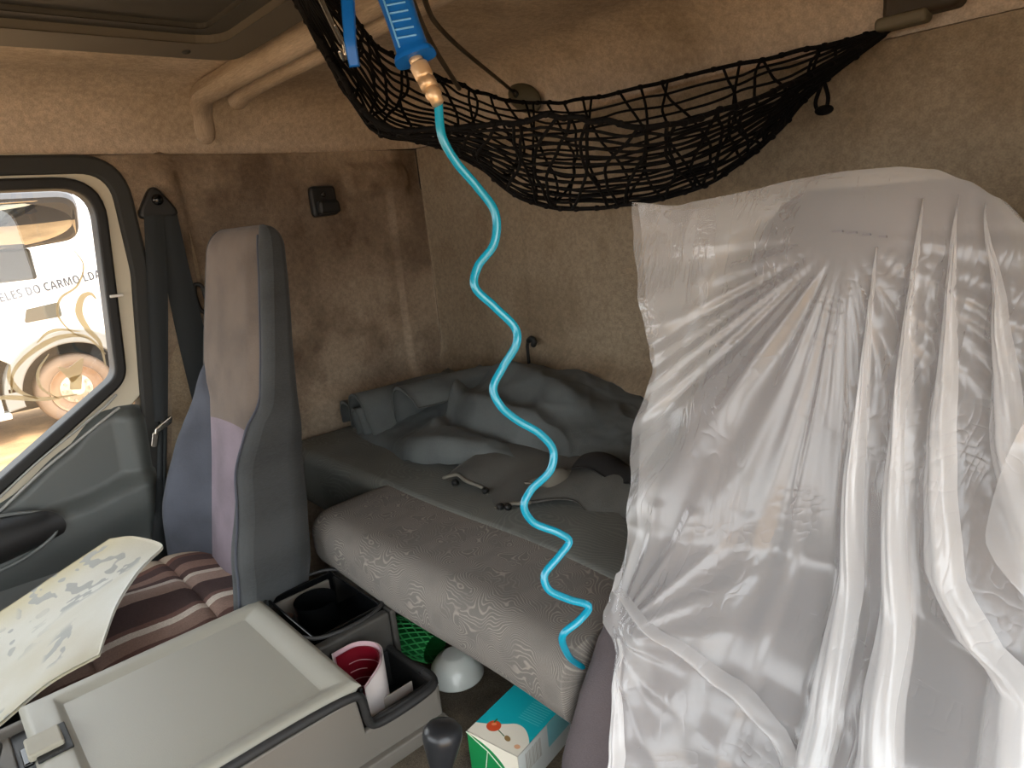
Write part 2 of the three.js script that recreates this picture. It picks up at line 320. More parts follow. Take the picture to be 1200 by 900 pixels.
{ // headliner: a ceiling that turns down into both walls with a soft cove
  const xs = [], zs = [], n = 14;
  for (let i = 0; i <= n; i++) xs.push(XW + 0.001 + COVE * (1 - Math.cos((i / n) * Math.PI / 2)));
  for (let i = 1; i <= 30; i++) xs.push(lerp(XW + COVE, XR, i / 30));
  for (let i = 0; i <= n; i++) zs.push(ZB + 0.001 + COVE * (1 - Math.cos((i / n) * Math.PI / 2)));
  for (let i = 1; i <= 40; i++) zs.push(lerp(ZB + COVE, ZF, i / 40));
  const lip = 0.007, arc = (k) => COVE * Math.min(k, n) / n * Math.PI / 2;
  const g = sheet(xs.length - 1, zs.length - 1, (u, v, i, j) => {
    const x = xs[i], z = zs[j], a = clamp(1 - (x - XW - 0.001) / COVE), b = clamp(1 - (z - ZB - 0.001) / COVE), m = Math.min(1, Math.pow(Math.pow(a, 5) + Math.pow(b, 5), 0.4));
    const y = YC - COVE * (1 - Math.sqrt(Math.max(0, 1 - m))) + 0.003 * Math.sin(x * 4) * Math.sin(z * 5);
    return [x + lip * a, y, z + lip * b, arc(i) + Math.max(0, x - XW - COVE), arc(j) + Math.max(0, z - ZB - COVE)];
  }, 0.012);
  struct('ceiling', g, M.headliner);
  struct('roof', box(XW - 0.09, XR + 0.06, 0.45, 0.5, ZB - 0.07, ZF + 0.06), M.cream);
  // padded cross rib of the roof and its lower companion
  const rib = structGroup('roof_beam');
  part(rib, 'upper_rib', tube([[-1.945, 0.275, -0.72], [-1.925, 0.325, -0.715], [-1.87, 0.352, -0.705], [-1.7, 0.357, -0.70], [-0.8, 0.357, -0.70], [XR, 0.357, -0.70]], 0.029, 80, 14), M.headliner);
  part(rib, 'lower_rib', tube([[-1.80, 0.335, -0.765], [-1.70, 0.345, -0.76], [-1.2, 0.348, -0.757], [XR, 0.348, -0.757]], 0.024, 60, 12), M.headliner);
}
// walls that the picture does not show, with the openings that let daylight in
{
  const s = new THREE.Shape(); s.moveTo(XW - 0.09, -1.46); s.lineTo(XR + 0.06, -1.46); s.lineTo(XR + 0.06, 0.5); s.lineTo(XW - 0.09, 0.5); s.closePath();
  s.holes.push(roundedShape([[XW + 0.12, -0.5, 0.06], [XR - 0.12, -0.5, 0.06], [XR - 0.14, 0.27, 0.08], [XW + 0.14, 0.27, 0.08]], THREE.Path));
  const g = new THREE.ExtrudeGeometry(s, { depth: 0.05, bevelEnabled: false }); g.translate(0, 0, ZF); struct('wall_front', g, M.hatchDark);
  struct('window_2', box(XW + 0.1, XR - 0.1, -0.51, 0.28, ZF + 0.02, ZF + 0.024), M.glass);
  const d = new THREE.Shape(); d.moveTo(ZB, -1.46); d.lineTo(ZF, -1.46); d.lineTo(ZF, 0.5); d.lineTo(ZB, 0.5); d.closePath();
  d.holes.push(roundedShape([[-0.62, -1.3, 0.06], [0.85, -1.3, 0.06], [0.85, 0.25, 0.1], [-0.55, 0.25, 0.1]], THREE.Path));
  struct('wall_right', extrudeX(d, XR, 0.06, 0), M.cream);
}

// ---------------------------------------------------------------- passenger door
{
  const door = structGroup('door_1');
  const frameRing = ring(glassPoly, 0.014, 0.075, XW - 0.06, 0.078, 0.004);
  part(door, 'door_frame', frameRing, M.cream);
  part(door, 'window_gasket', ring(glassPoly, -0.006, 0.021, XW - 0.03, 0.062, 0.006), M.rubber);
  const sealShape = roundedShape(offsetPoly(aperture, 0.012)); sealShape.holes.push(roundedShape(offsetPoly(aperture, -0.032), THREE.Path));
  part(door, 'door_seal', extrudeX(sealShape, XW - 0.04, 0.07, 0.008), M.seal);
  part(door, 'gasket_strip', tube([[XW + 0.034, -0.352, -0.366], [XW + 0.034, -0.372, -0.34], [XW + 0.034, -0.46, -0.185], [XW + 0.034, -0.585, 0.02], [XW + 0.034, -0.61, 0.15]], 0.003, 40, 6), M.stripGrey);
  part(door, 'gasket_strip', tube([[XW + 0.036, -0.385, -0.365], [XW + 0.038, -0.400, -0.335], [XW + 0.038, -0.485, -0.185], [XW + 0.038, -0.61, 0.02], [XW + 0.038, -0.63, 0.15]], 0.0035, 40, 6), M.stripGrey);
  // moulded inner panel: upper edge follows the sill, a ledge runs along at arm height
  const top = tab([[-0.425, -0.40], [-0.40, -0.385], [-0.33, -0.378], [-0.30, -0.395], [-0.24, -0.445], [-0.1, -0.53], [0.02, -0.605], [0.15, -0.63], [0.6, -0.64]]);
  const surf = (y, z) => {
    const ledge = -0.592 - 0.03 * sst(-0.3, 0.1, z) + 0.02 * sst(-0.25, -0.37, z);
    let d = 0.004 + 0.055 * sst(ledge + 0.016, ledge - 0.008, y) - 0.03 * sst(ledge - 0.05, ledge - 0.16, y);
    d += 0.016 * sst(-0.352, -0.372, z - 0.05 * (y + 0.5)) * sst(ledge - 0.02, ledge + 0.02, y);
    return d;
  };
  part(door, 'door_panel', sheet(70, 80, (u, v) => {
    const z = lerp(0.6, -0.425, u), y = lerp(-1.25, top(z), v), e = sst(0.0, 0.03, top(z) - y), zr = z + 0.028 * sst(-0.4, -0.8, y) * u;
    return [XW + 0.004 + (0.03 + surf(y, z)) * (0.25 + 0.75 * e) * (0.4 + 0.6 * sst(1.0, 0.97, u)), y, zr, z, y];
  }, 0.012), M.doorGrey);
  part(door, 'door_pocket', sheet(30, 30, (u, v) => {
    const z = lerp(0.6, -0.20 - 0.05 * v, u), y = lerp(-1.2, lerp(-0.70, -0.735, sst(0.5, 1, u)), v), e = Math.min(sst(0, 0.12, 1 - v), sst(0, 0.1, 1 - u));
    return [XW + 0.062 + 0.06 * e + 0.02 * (1 - v), y, z, z, y];
  }, 0.012), M.doorPocket);
  const pull = part(door, 'door_pull', sheet(16, 24, (u, v) => {
    const z = lerp(0.4, -0.185 + 0.05 * Math.pow(Math.abs(v * 2 - 1), 2), u), a = v * Math.PI, r = 0.055 * (1 - 0.65 * Math.pow(u, 4));
    return [XW + 0.07 + r * Math.sin(a), -0.612 + 0.06 * Math.cos(a) * (1 - 0.5 * Math.pow(u, 3)), z];
  }, 0.01), M.black);
  part(pull, 'pull_trim', tube([[XW + 0.072, -0.545, 0.05], [XW + 0.074, -0.565, -0.115], [XW + 0.075, -0.592, -0.175], [XW + 0.1, -0.625, -0.165], [XW + 0.1, -0.66, -0.10], [XW + 0.09, -0.68, -0.02]], 0.004, 40, 6), M.doorPocket);
  part(door, 'gasket_tag', rbox(XW + 0.03, XW + 0.036, -0.113, -0.106, -0.435, -0.405, 0.002), std({ color: '#e8e6e0', roughness: 0.5 }), 'small white tag');
  struct('window_1', extrudeX(roundedShape(offsetPoly(glassPoly, 0.008)), XW - 0.006, 0.005, 0), M.glass);
}

// ---------------------------------------------------------------- bunk
const TOP = -0.60;
function cushion(x0, x1, y0, y1, z0, z1, r, dome, n = [60, 36]) {     // soft block: closed loft with rounded rim, domed top, uv in metres
  const hx = (x1 - x0) / 2, hz = (z1 - z0) / 2, hy = (y1 - y0) / 2, cx = (x0 + x1) / 2, cy = (y0 + y1) / 2, cz = (z0 + z1) / 2;
  const g = new RoundedBoxGeometry(2 * hx, 2 * hy, 2 * hz, 10, Math.min(r, hy * 0.98)); void n;
  const P = g.attributes.position;
  for (let i = 0; i < P.count; i++) { const x = P.getX(i) / hx, z = P.getZ(i) / hz, y = P.getY(i); P.setY(i, y + Math.sign(y) * dome * (1 - x * x) * (1 - z * z)); }
  g.computeVertexNormals(); g.translate(cx, cy, cz); return boxUV(g);
}
function softBlock(x0, x1, y0, y1, z0, z1, r, lump, nu = 90, kr = 1.2) {   // rounded section along z and y, swept in x with rounded ends and a slightly lumpy skin
  const sec = []; const A = (cx, cy, a0, a1, k) => { for (let i = 0; i <= k; i++) { const a = lerp(a0, a1, i / k); sec.push([cx + r * Math.cos(a), cy + r * Math.sin(a)]); } };
  const L = (p, q, k) => { for (let i = 1; i < k; i++) sec.push([lerp(p[0], q[0], i / k), lerp(p[1], q[1], i / k)]); };
  A(z1 - r, y0 + r, -Math.PI / 2, 0, 6); A(z1 - r, y1 - r, 0, Math.PI / 2, 6); L([z1 - r, y1], [z0 + r, y1], 14); A(z0 + r, y1 - r, Math.PI / 2, Math.PI, 6); A(z0 + r, y0 + r, Math.PI, Math.PI * 1.5, 6); L([z0 + r, y0], [z1 - r, y0], 6); sec.push(sec[0]);
  const cz = (z0 + z1) / 2, cy = (y0 + y1) / 2; let s = 0; const arc = [0]; for (let i = 1; i < sec.length; i++) { s += Math.hypot(sec[i][0] - sec[i - 1][0], sec[i][1] - sec[i - 1][1]); arc.push(s); }
  const g = grid(nu, sec.length - 1, (u, v, i, j) => {
    const k = r * (u > 0.5 ? kr : 1.2); let x, e = 1;
    const t = u * (nu);
    if (t < 10) { const a = (t / 10) * Math.PI / 2; x = x0 + k - k * Math.cos(a); e = Math.sin(a); }
    else if (t > nu - 10) { const a = ((nu - t) / 10) * Math.PI / 2; x = x1 - k + k * Math.cos(a); e = Math.sin(a); }
    else x = lerp(x0 + r * 1.2, x1 - r * kr, (t - 10) / (nu - 20));
    const p = sec[j], w = 1 - (1 - e) * Math.min(1, r / ((y1 - y0) / 2)), wz = 1 - (1 - e) * Math.min(1, r / ((z1 - z0) / 2));
    let z = cz + (p[0] - cz) * wz, y = cy + (p[1] - cy) * w;
    const top = sst(cy, y1, y); y += lump * top * (Math.sin(x * 7 + 1) * 0.5 + Math.sin(x * 3.1 + z * 9) * 0.5) * e;
    z += lump * 0.6 * Math.sin(x * 11 + y * 8) * sst(cz, z1, z) * e;
    return [x, y, z, x, arc[j]];
  });
  return g;
}
{
  const b = thing('bunk_bed', 'sleeper bunk with patterned charcoal mattress along the rear wall', 'bunk', [-0.9, -EYE, -1.1]);
  part(b, 'bunk_base', rbox(XW + 0.05, XR - 0.02, -1.4, -0.77, -1.335, -0.93, 0.02), M.darkGrey);
  part(b, 'mattress', softBlock(XW + 0.05, XR - 0.02, -0.765, TOP + 0.003, -1.335, -0.75, 0.03, 0.004), M.bunkDark);
  const f = part(b, 'fold_out_cushion', softBlock(-1.40, -0.59, -0.735, TOP - 0.001, -0.86, -0.562, 0.05, 0.006, 90, 0.15), M.bunk);
  void f;
}

// ---------------------------------------------------------------- seats
function seatBack(c) {                            // one skin, cut into panels: fn(s, k) gives a point of contour k at height s
  const NL = 9, NC = 12, NR = 9, CR = 5, SD = 3, BK = 8;
  const contour = (y) => {
    const w = c.w(y), T = c.T(y), bz = c.bz(y), ch = Math.min(c.ch(y), w - 0.022), chR = c.chR ? Math.min(c.chR(y), w - 0.022) : ch, r = 0.024, pts = [];
    const side = (X) => (X > 0 ? chR : ch);
    const front = (X) => bz * sst(side(X), Math.max(w * 0.9, side(X) + 0.02), Math.abs(X)) - 0.35 * Math.pow(Math.max(0, (Math.abs(X) - w * 0.72) / w), 1.5) * 0.4 + 0.006 * sst(side(X), 0, Math.abs(X));
    for (let i = 0; i < NL; i++) { const X = lerp(-(w - r), -ch, i / NL); pts.push([X, front(X) - c.groove * Math.exp(-Math.pow((Math.abs(X) - side(X)) / 0.006, 2))]); }
    for (let i = 0; i < NC; i++) { const X = lerp(-ch, chR, i / NC); pts.push([X, front(X) - c.groove * Math.exp(-Math.pow((Math.abs(X) - side(X)) / 0.006, 2))]); }
    for (let i = 0; i <= NR; i++) { const X = lerp(chR, w - r, i / NR); pts.push([X, front(X) - c.groove * Math.exp(-Math.pow((Math.abs(X) - side(X)) / 0.006, 2))]); }
    const zf = front(w - r);
    for (let i = 1; i <= CR; i++) { const a = Math.PI / 2 * (1 - i / CR); pts.push([w - r + r * Math.cos(a), zf - r + r * Math.sin(a)]); }
    for (let i = 1; i <= SD; i++) pts.push([lerp(w, w * 0.93, i / SD), lerp(zf - r, -T, i / SD)]);
    for (let i = 1; i <= BK; i++) { const t = i / BK; pts.push([lerp(w * 0.93, -w * 0.93, t), -T - 0.02 * Math.sin(t * Math.PI)]); }
    for (let i = 1; i <= SD; i++) pts.push([lerp(-w * 0.93, -w, i / SD), lerp(-T, zf - r, i / SD)]);
    for (let i = 1; i <= CR; i++) { const a = Math.PI / 2 * (1 + 1 - i / CR); pts.push([-(w - r) + r * Math.cos(a), zf - r + r * Math.sin(a)]); }
    return { pts, T, w };
  };
  const y0 = c.y0, y1 = c.y1, cap = 0.05;
  const at = (y, k) => {
    const { pts, T, w } = contour(y), p = pts[k % pts.length]; let X = p[0], Z = p[1];
    const q = clamp((y - (y1 - cap)) / cap), e = Math.sqrt(Math.max(0, 1 - q * q)), mid = -T / 2;
    X = X * (1 - 0.24 * (1 - e)); Z = mid + (Z - mid) * e; void w;
    return [c.x + X, y, c.z0 + (c.lean ? c.lean(y) : -c.tilt * y) + Z, c.x + X, y * 1.03 + (Math.abs(p[1] + T / 2) > 0.001 ? 0 : 0)];
  };
  const total = NL + NC + NR + 1 + CR + SD + BK + SD + CR;
  const panel = (k0, k1, ya, yb, n, push = 0) => grid(k1 - k0, n, (u, v, i, j) => {
    const t = j / n, tt = yb >= y1 - 1e-6 ? Math.sin(t * Math.PI / 2) * 0.5 + t * 0.5 : t; const y = typeof ya === 'function' ? lerp(ya(i), yb, tt) : lerp(ya, typeof yb === 'function' ? yb(i) : yb, tt);
    const p = at(y, k0 + i); p[2] += push; return p;
  });
  return { at, panel, NL, NC, NR, CR, SD, BK, total };
}
const PS = { x: -1.537, z0: -0.573, tilt: 0.208, y0: -0.80, y1: 0.022, groove: 0.006,
  w: tab([[-0.82, 0.22], [-0.74, 0.262], [-0.66, 0.272], [-0.56, 0.252], [-0.43, 0.203], [-0.33, 0.187], [-0.24, 0.187], [-0.1, 0.177], [0.0, 0.165], [0.03, 0.16]]),
  T: tab([[-0.8, 0.088], [-0.55, 0.088], [-0.4, 0.095], [-0.2, 0.075], [0.03, 0.06]]),
  bz: tab([[-0.8, 0.06], [-0.62, 0.075], [-0.47, 0.058], [-0.34, 0.02], [-0.26, 0.0], [0.1, 0.0]]),
  ch: tab([[-0.8, 0.085], [-0.5, 0.098], [-0.36, 0.112], [-0.30, 0.15], [-0.25, 0.175], [0.1, 0.2]]),
  chR: tab([[-0.8, 0.085], [-0.6, 0.10], [-0.5, 0.125], [-0.40, 0.15], [-0.33, 0.16], [-0.25, 0.175], [0.1, 0.2]]) };
{
  const t = thing('passenger_seat', 'high-backed passenger seat of grey velour with lilac centre panel', 'seat', [-1.5, -EYE, -0.3]);
  const S = seatBack(PS), c0 = S.NL, c1 = S.NL + S.NC, split = -0.40;
  part(t, 'upper_panel', S.panel(c0, c1, (i) => split + 0.012 * Math.sin(i / S.NC * Math.PI), PS.y1, 50), M.seatBrown, 'brown grey upper panel and headrest');
  part(t, 'lower_panel', grid(S.NC, 40, (u, v, i, j) => S.at(lerp(PS.y0, split + 0.012 * Math.sin(i / S.NC * Math.PI), v), c0 + i)), M.seatLilac, 'lilac lower panel');
  part(t, 'side_bolster', S.panel(0, c0, PS.y0, PS.y1, 80), M.seatBlue, 'blue grey bolster beside the door');
  part(t, 'side_bolster', S.panel(c1, c1 + S.NR + S.CR, PS.y0, PS.y1, 80), M.seatDark);
  part(t, 'back_shell', S.panel(c1 + S.NR + S.CR, S.total, PS.y0, PS.y1, 80), M.seatDark);
  const seam = []; for (let i = 0; i <= 30; i++) { const y = lerp(PS.y0, 0.0, i / 30), p = S.at(y, c1 + S.NR); seam.push([p[0], p[1], p[2] + 0.002]); }
  part(t, 'seam', tube(seam, 0.003, 60, 6), M.seatBlue);
  part(t, 'seat_cushion', softBlock(-1.75, -1.295, -0.88, -0.775, -0.45, 0.06, 0.04, 0.004, 50), M.seatDark);
  part(t, 'seat_base', rbox(-1.70, -1.32, -1.4, -0.87, -0.42, 0.05, 0.02), M.black);
  part(t, 'recliner_lever', tube([[-1.80, -0.86, -0.40], [-1.80, -0.79, -0.395], [-1.79, -0.745, -0.40], [-1.775, -0.77, -0.415]], 0.012, 24, 10), M.black);
}
{
  const g = (() => {                              // puffy cloth on the seat, two tufted halves
    return sheet(70, 60, (u, v) => {
      const x = lerp(-1.76, -1.275, u), z = lerp(-0.455, -0.02, v), e = Math.pow(Math.sin(Math.PI * clamp(u * 1.0)), 0.35) * Math.pow(Math.sin(Math.PI * clamp(v)), 0.3);
      const tuft = 0.014 * Math.exp(-Math.pow((z + 0.335) / 0.012, 2)) + 0.012 * Math.exp(-Math.pow((z + 0.12) / 0.012, 2));
      return [x + 0.006 * Math.sin(z * 40), -0.768 + 0.05 * e - tuft * e + 0.006 * Math.sin(x * 24) * Math.sin(z * 21), z, u, v * 1.2];
    }, 0.012);
  })();
  single('seat_pad', 'brown and cream striped padded cover on the passenger seat', 'cushion', g, M.stripes, [-1.5, -0.78, -0.2]);
}
const DS = { x: -0.335, z0: -0.885, y0: -0.95, y1: -0.012, groove: 0.006,
  lean: tab([[-0.95, 0.38], [-0.733, 0.30], [-0.664, 0.266], [-0.61, 0.233], [-0.567, 0.20], [-0.45, 0.1125], [0, 0], [0.1, -0.025]]),
  w: tab([[-0.95, 0.245], [-0.6, 0.245], [-0.45, 0.235], [-0.3, 0.205], [-0.15, 0.17], [-0.08, 0.145], [-0.04, 0.125], [0.0, 0.105]]),
  T: tab([[-0.9, 0.14], [-0.5, 0.12], [-0.2, 0.085], [0.03, 0.07]]),
  bz: tab([[-0.95, 0.075], [-0.733, 0.075], [-0.6, 0.065], [-0.45, 0.05], [-0.3, 0.015], [-0.2, 0.0], [0.1, 0.0]]),
  ch: tab([[-0.9, 0.1], [-0.4, 0.11], [-0.3, 0.14], [-0.2, 0.17], [0.1, 0.2]]) };
{
  const t = thing('driver_seat', 'mauve grey high-backed driver seat standing under a clear plastic cover', 'seat', [-0.335, -EYE, -0.5]);
  const S = seatBack(DS), c0 = S.NL, c1 = S.NL + S.NC;
  part(t, 'centre_panel', S.panel(c0, c1, DS.y0, DS.y1, 60), M.driverFabric);
  part(t, 'side_bolster', S.panel(0, c0, DS.y0, DS.y1, 60), M.driverFabric);
  part(t, 'side_bolster', S.panel(c1, c1 + S.NR + S.CR, DS.y0, DS.y1, 60), M.driverFabric);
  part(t, 'back_shell', S.panel(c1 + S.NR + S.CR, S.total, DS.y0, DS.y1, 60), M.driverFabric);
  part(t, 'seat_cushion', softBlock(-0.57, -0.10, -1.0, -0.88, -0.50, 0.0, 0.045, 0.004, 50), M.driverFabric);
  part(t, 'seat_base', rbox(-0.545, -0.10, -1.4, -0.99, -0.62, -0.12, 0.02), M.black);
}

// ---------------------------------------------------------------- plastic cover of the driver seat
{
  const t = thing('plastic_cover', 'loose translucent white plastic bag pulled down over the driver seat', 'cover', [-0.335, -0.9, -0.75]);
  const XL = tab([[-0.95, -0.46], [-0.722, -0.474], [-0.681, -0.485], [-0.603, -0.511], [-0.58, -0.522], [-0.552, -0.562], [-0.472, -0.568], [-0.412, -0.582], [-0.332, -0.612], [-0.254, -0.601], [-0.207, -0.623], [-0.14, -0.653], [-0.065, -0.681], [-0.007, -0.695]]);
  const XRt = 0.12;
  const yTop = tab([[-0.695, -0.006], [-0.6, -0.017], [-0.557, -0.012], [-0.49, -0.006], [-0.417, 0.003], [-0.35, 0.007], [-0.295, 0.006], [-0.257, -0.001], [-0.227, -0.016], [-0.2, -0.036], [-0.162, -0.076], [-0.08, -0.14], [0.12, -0.22]]);
  const folds = [ // [path x(y), width, height, top y]
    [tab([[-0.95, -0.262], [-0.603, -0.270], [-0.555, -0.273], [-0.460, -0.283], [-0.332, -0.296], [-0.082, -0.301]]), 0.008, 0.020, -0.09],
    [tab([[-0.95, -0.175], [-0.577, -0.203], [-0.513, -0.217], [-0.322, -0.248], [-0.180, -0.258], [-0.037, -0.261]]), 0.011, 0.026, -0.04],
    [tab([[-0.95, 0.0], [-0.465, -0.111], [-0.452, -0.147], [-0.392, -0.190], [-0.315, -0.206], [-0.247, -0.215], [-0.052, -0.229]]), 0.012, 0.026, -0.04],
    [tab([[-0.5, -0.06], [-0.261, -0.157], [-0.147, -0.179], [-0.049, -0.204]]), 0.009, 0.018, -0.05],
    [tab([[-0.9, -0.40], [-0.386, -0.353], [-0.064, -0.342]]), 0.01, 0.007, -0.1],
    [tab([[-0.9, -0.55], [-0.27, -0.463], [-0.064, -0.345]]), 0.012, 0.006, -0.1],
    [tab([[-0.9, -0.34], [-0.233, -0.341], [-0.064, -0.338]]), 0.008, 0.006, -0.1],
    [tab([[-0.7, -0.66], [-0.388, -0.562], [-0.064, -0.36]]), 0.014, 0.006, -0.12],
  ];
  const base = (x, y) => {                        // taut over headrest and bolsters, hollow beside them
    const X = Math.abs(x - DS.x), w = DS.w(y);
    let z = DS.z0 + DS.lean(y) + 0.013 + DS.bz(y) * sst(0, w * 0.8, X);
    z += 0.022 * Math.exp(-Math.pow(X / 0.11, 2)) * sst(-0.3, -0.08, y);
    z -= 0.9 * Math.pow(Math.max(0, X - Math.max(w, 0.2) * 0.92), 1.15) * 0.22;
    return z;
  };
  const wrinkle = (x, y) => {
    let d = 0;
    for (const [fx, s, h, yt] of folds) { const q = (x - fx(y)) / (s * lerp(0.75, 1.4, clamp((yt - y) / 0.5))); d += h * Math.exp(-q * q) * sst(yt, yt - 0.12, y) * 0.55; }
    const dx = x + 0.337, dy = y + 0.064, r = Math.hypot(dx, dy), a = Math.atan2(dx, -dy);   // tension rays from the pinch on the headrest
    d += (0.0019 * Math.sin(a * 46 + 3 * Math.sin(a * 7)) + 0.0018 * Math.sin(a * 19)) * sst(0.02, 0.1, r) * sst(1.9, 1.0, Math.abs(a)) * sst(0.8, 0.35, r);
    d += 0.005 * (fbm(x * 9 + 40, y * 2.2 + 40, 997, 2, 5) - 0.5) + 0.0012 * (1 - Math.abs(2 * vnoise(x * 30 + 90, y * 7 + x * 12 + 80, 997, 3) - 1));
    const left = sst(-0.48, -0.6, x); d += left * 0.005 * Math.sin(y * 30 + x * 20) * sst(0.02, -0.1, y) + left * 0.005 * (1 - Math.abs(2 * vnoise(y * 12 + 50, x * 20 + 60, 997, 9) - 1));
    // radiating gathers where the film is pulled tight at the lower left bolster
    const gx = x + 0.535, gy = y + 0.56, gr = Math.hypot(gx, gy), ga = Math.atan2(gx, -gy); d += 0.006 * (1 - Math.abs(Math.sin(ga * 9))) * sst(0.3, 0.05, gr) * sst(0.0, 0.04, gr) * (gy < 0.15 ? 1 : 0.3);
    return d;
  };
  const front = (u, v) => {                       // u across, v down; the first rows roll over the top to the rear
    const y1 = -0.95;
    if (v < 0.16) {
      const k = v / 0.16, x = lerp(-0.695, XRt, u), yt = yTop(x), a = (1 - k) * Math.PI * 0.5;
      const back = 0.05 * sst(0.36, 0.05, Math.abs(x + 0.33)) + 0.008;
      return [x, yt - back * 0.6 * (1 - Math.cos(a)) * 0.9, base(x, yt) - 0.01 + wrinkle(x, yt) * k - back * Math.sin(a), x, yt + 0.2];
    }
    const k = (v - 0.16) / 0.84, xt = lerp(-0.695, XRt, u), yt = yTop(xt), y = lerp(yt, y1, k), xl = XL(y), x = lerp(lerp(xl, XRt, u), xt, Math.pow(1 - k, 6) * 0);
    const roll = 0.012 * Math.exp(-k * 26);
    return [x, y, base(x, y) - roll + wrinkle(x, y), x, y];
  };
  part(t, 'front_sheet', grid(240, 200, front), M.film);
  part(t, 'back_sheet', grid(40, 60, (u, v) => { const xt = lerp(-0.695, XRt, u), bk = 0.05 * sst(0.36, 0.05, Math.abs(xt + 0.33)) + 0.008, y0 = yTop(xt) - bk * 0.5, y = lerp(y0, -0.62, v), x = lerp(XL(y) + 0.002, XRt, u), X = Math.abs(x - DS.x), w = DS.w(y); const in_ = sst(w + 0.06, w - 0.02, X); return [x, y, base(x, y) - 0.01 - lerp(bk, (0.02 + 0.14 * in_) * sst(0, 0.1, u), sst(0, 0.2, v)) + 0.004 * Math.sin(y * 30 + x * 18), x, y]; }), M.film);
  // loose pleats: the film doubled over itself, standing proud of the front sheet
  const pleat = (cx, hw, y0, y1, lift, skew = 0) => part(t, 'pleat', grid(14, 60, (u, v) => {
    const y = lerp(y0, y1, v), h = hw(y), q = u * 2 - 1, x = cx(y) + h * q;
    return [x, y, base(x, y) + wrinkle(cx(y) - h, y) * 0.5 + 0.003 + lift * sst(0, 0.3, v) * (1 - q * q) * (1 + 0.15 * Math.sin(y * 25)) + skew * q * h + 0.002 * Math.sin(q * 9 + y * 30), x, y];
  }), M.filmFold);
  pleat(folds[0][0], tab([[-0.95, 0.022], [-0.6, 0.02], [-0.35, 0.011], [-0.12, 0.0015], [-0.08, 0.0005]]), -0.08, -0.95, 0.018, -0.4);
  pleat(folds[1][0], tab([[-0.95, 0.026], [-0.6, 0.022], [-0.35, 0.014], [-0.10, 0.003], [-0.03, 0.0005]]), -0.03, -0.95, 0.022, -0.5);
  pleat(folds[2][0], tab([[-0.95, 0.05], [-0.45, 0.025], [-0.30, 0.017], [-0.10, 0.004], [-0.03, 0.0005]]), -0.03, -0.95, 0.026, 0.3);
  pleat(folds[3][0], tab([[-0.5, 0.02], [-0.25, 0.016], [-0.10, 0.004], [-0.04, 0.0005]]), -0.04, -0.5, 0.018, 0.3);
  pleat(tab([[-0.95, -0.44], [-0.675, -0.478], [-0.578, -0.514], [-0.56, -0.53]]), tab([[-0.95, 0.012], [-0.65, 0.008], [-0.56, 0.002]]), -0.565, -0.95, 0.016);
  // the diagonal gather from the torn edge down to the right
  const gather = tab([[-0.56, -0.500], [-0.555, -0.516], [-0.459, -0.551], [-0.388, -0.583], [-0.319, -0.608], [-0.26, -0.65]]);
  part(t, 'pleat', grid(10, 50, (u, v) => { const x = lerp(-0.56, -0.28, v), y = gather(x), q = u * 2 - 1, h = 0.003 + 0.012 * v; const xx = x + h * q * 0.7, yy = y + h * q * 0.6; return [xx, yy, base(xx, yy) + 0.008 + 0.012 * (1 - q * q), xx, yy]; }), M.film);
  for (const [mx, my, ml] of [[-0.352, -0.062, 0.012], [-0.336, -0.064, 0.012], [-0.318, -0.067, 0.009], [-0.300, -0.070, 0.008]]) part(t, 'print_mark', box(mx, mx + ml, my, my + 0.0022, base(mx, my) + wrinkle(mx, my) + 0.001, base(mx, my) + wrinkle(mx, my) + 0.003), std({ color: '#77757a', roughness: 0.6 }));
  // free flap hanging off the seat's outer shoulder
  part(t, 'flap', grid(16, 40, (u, v) => { const y = lerp(-0.16, -0.40, v), xl = lerp(-0.10, -0.152, Math.sin(clamp(v * 1.25) * Math.PI * 0.62)) + 0.05 * sst(0.75, 1, v), x = lerp(xl, 0.08, u); return [x, y, base(x, y) + 0.045 + 0.012 * Math.sin(v * 9 + u * 6), x, y]; }), M.film);
}

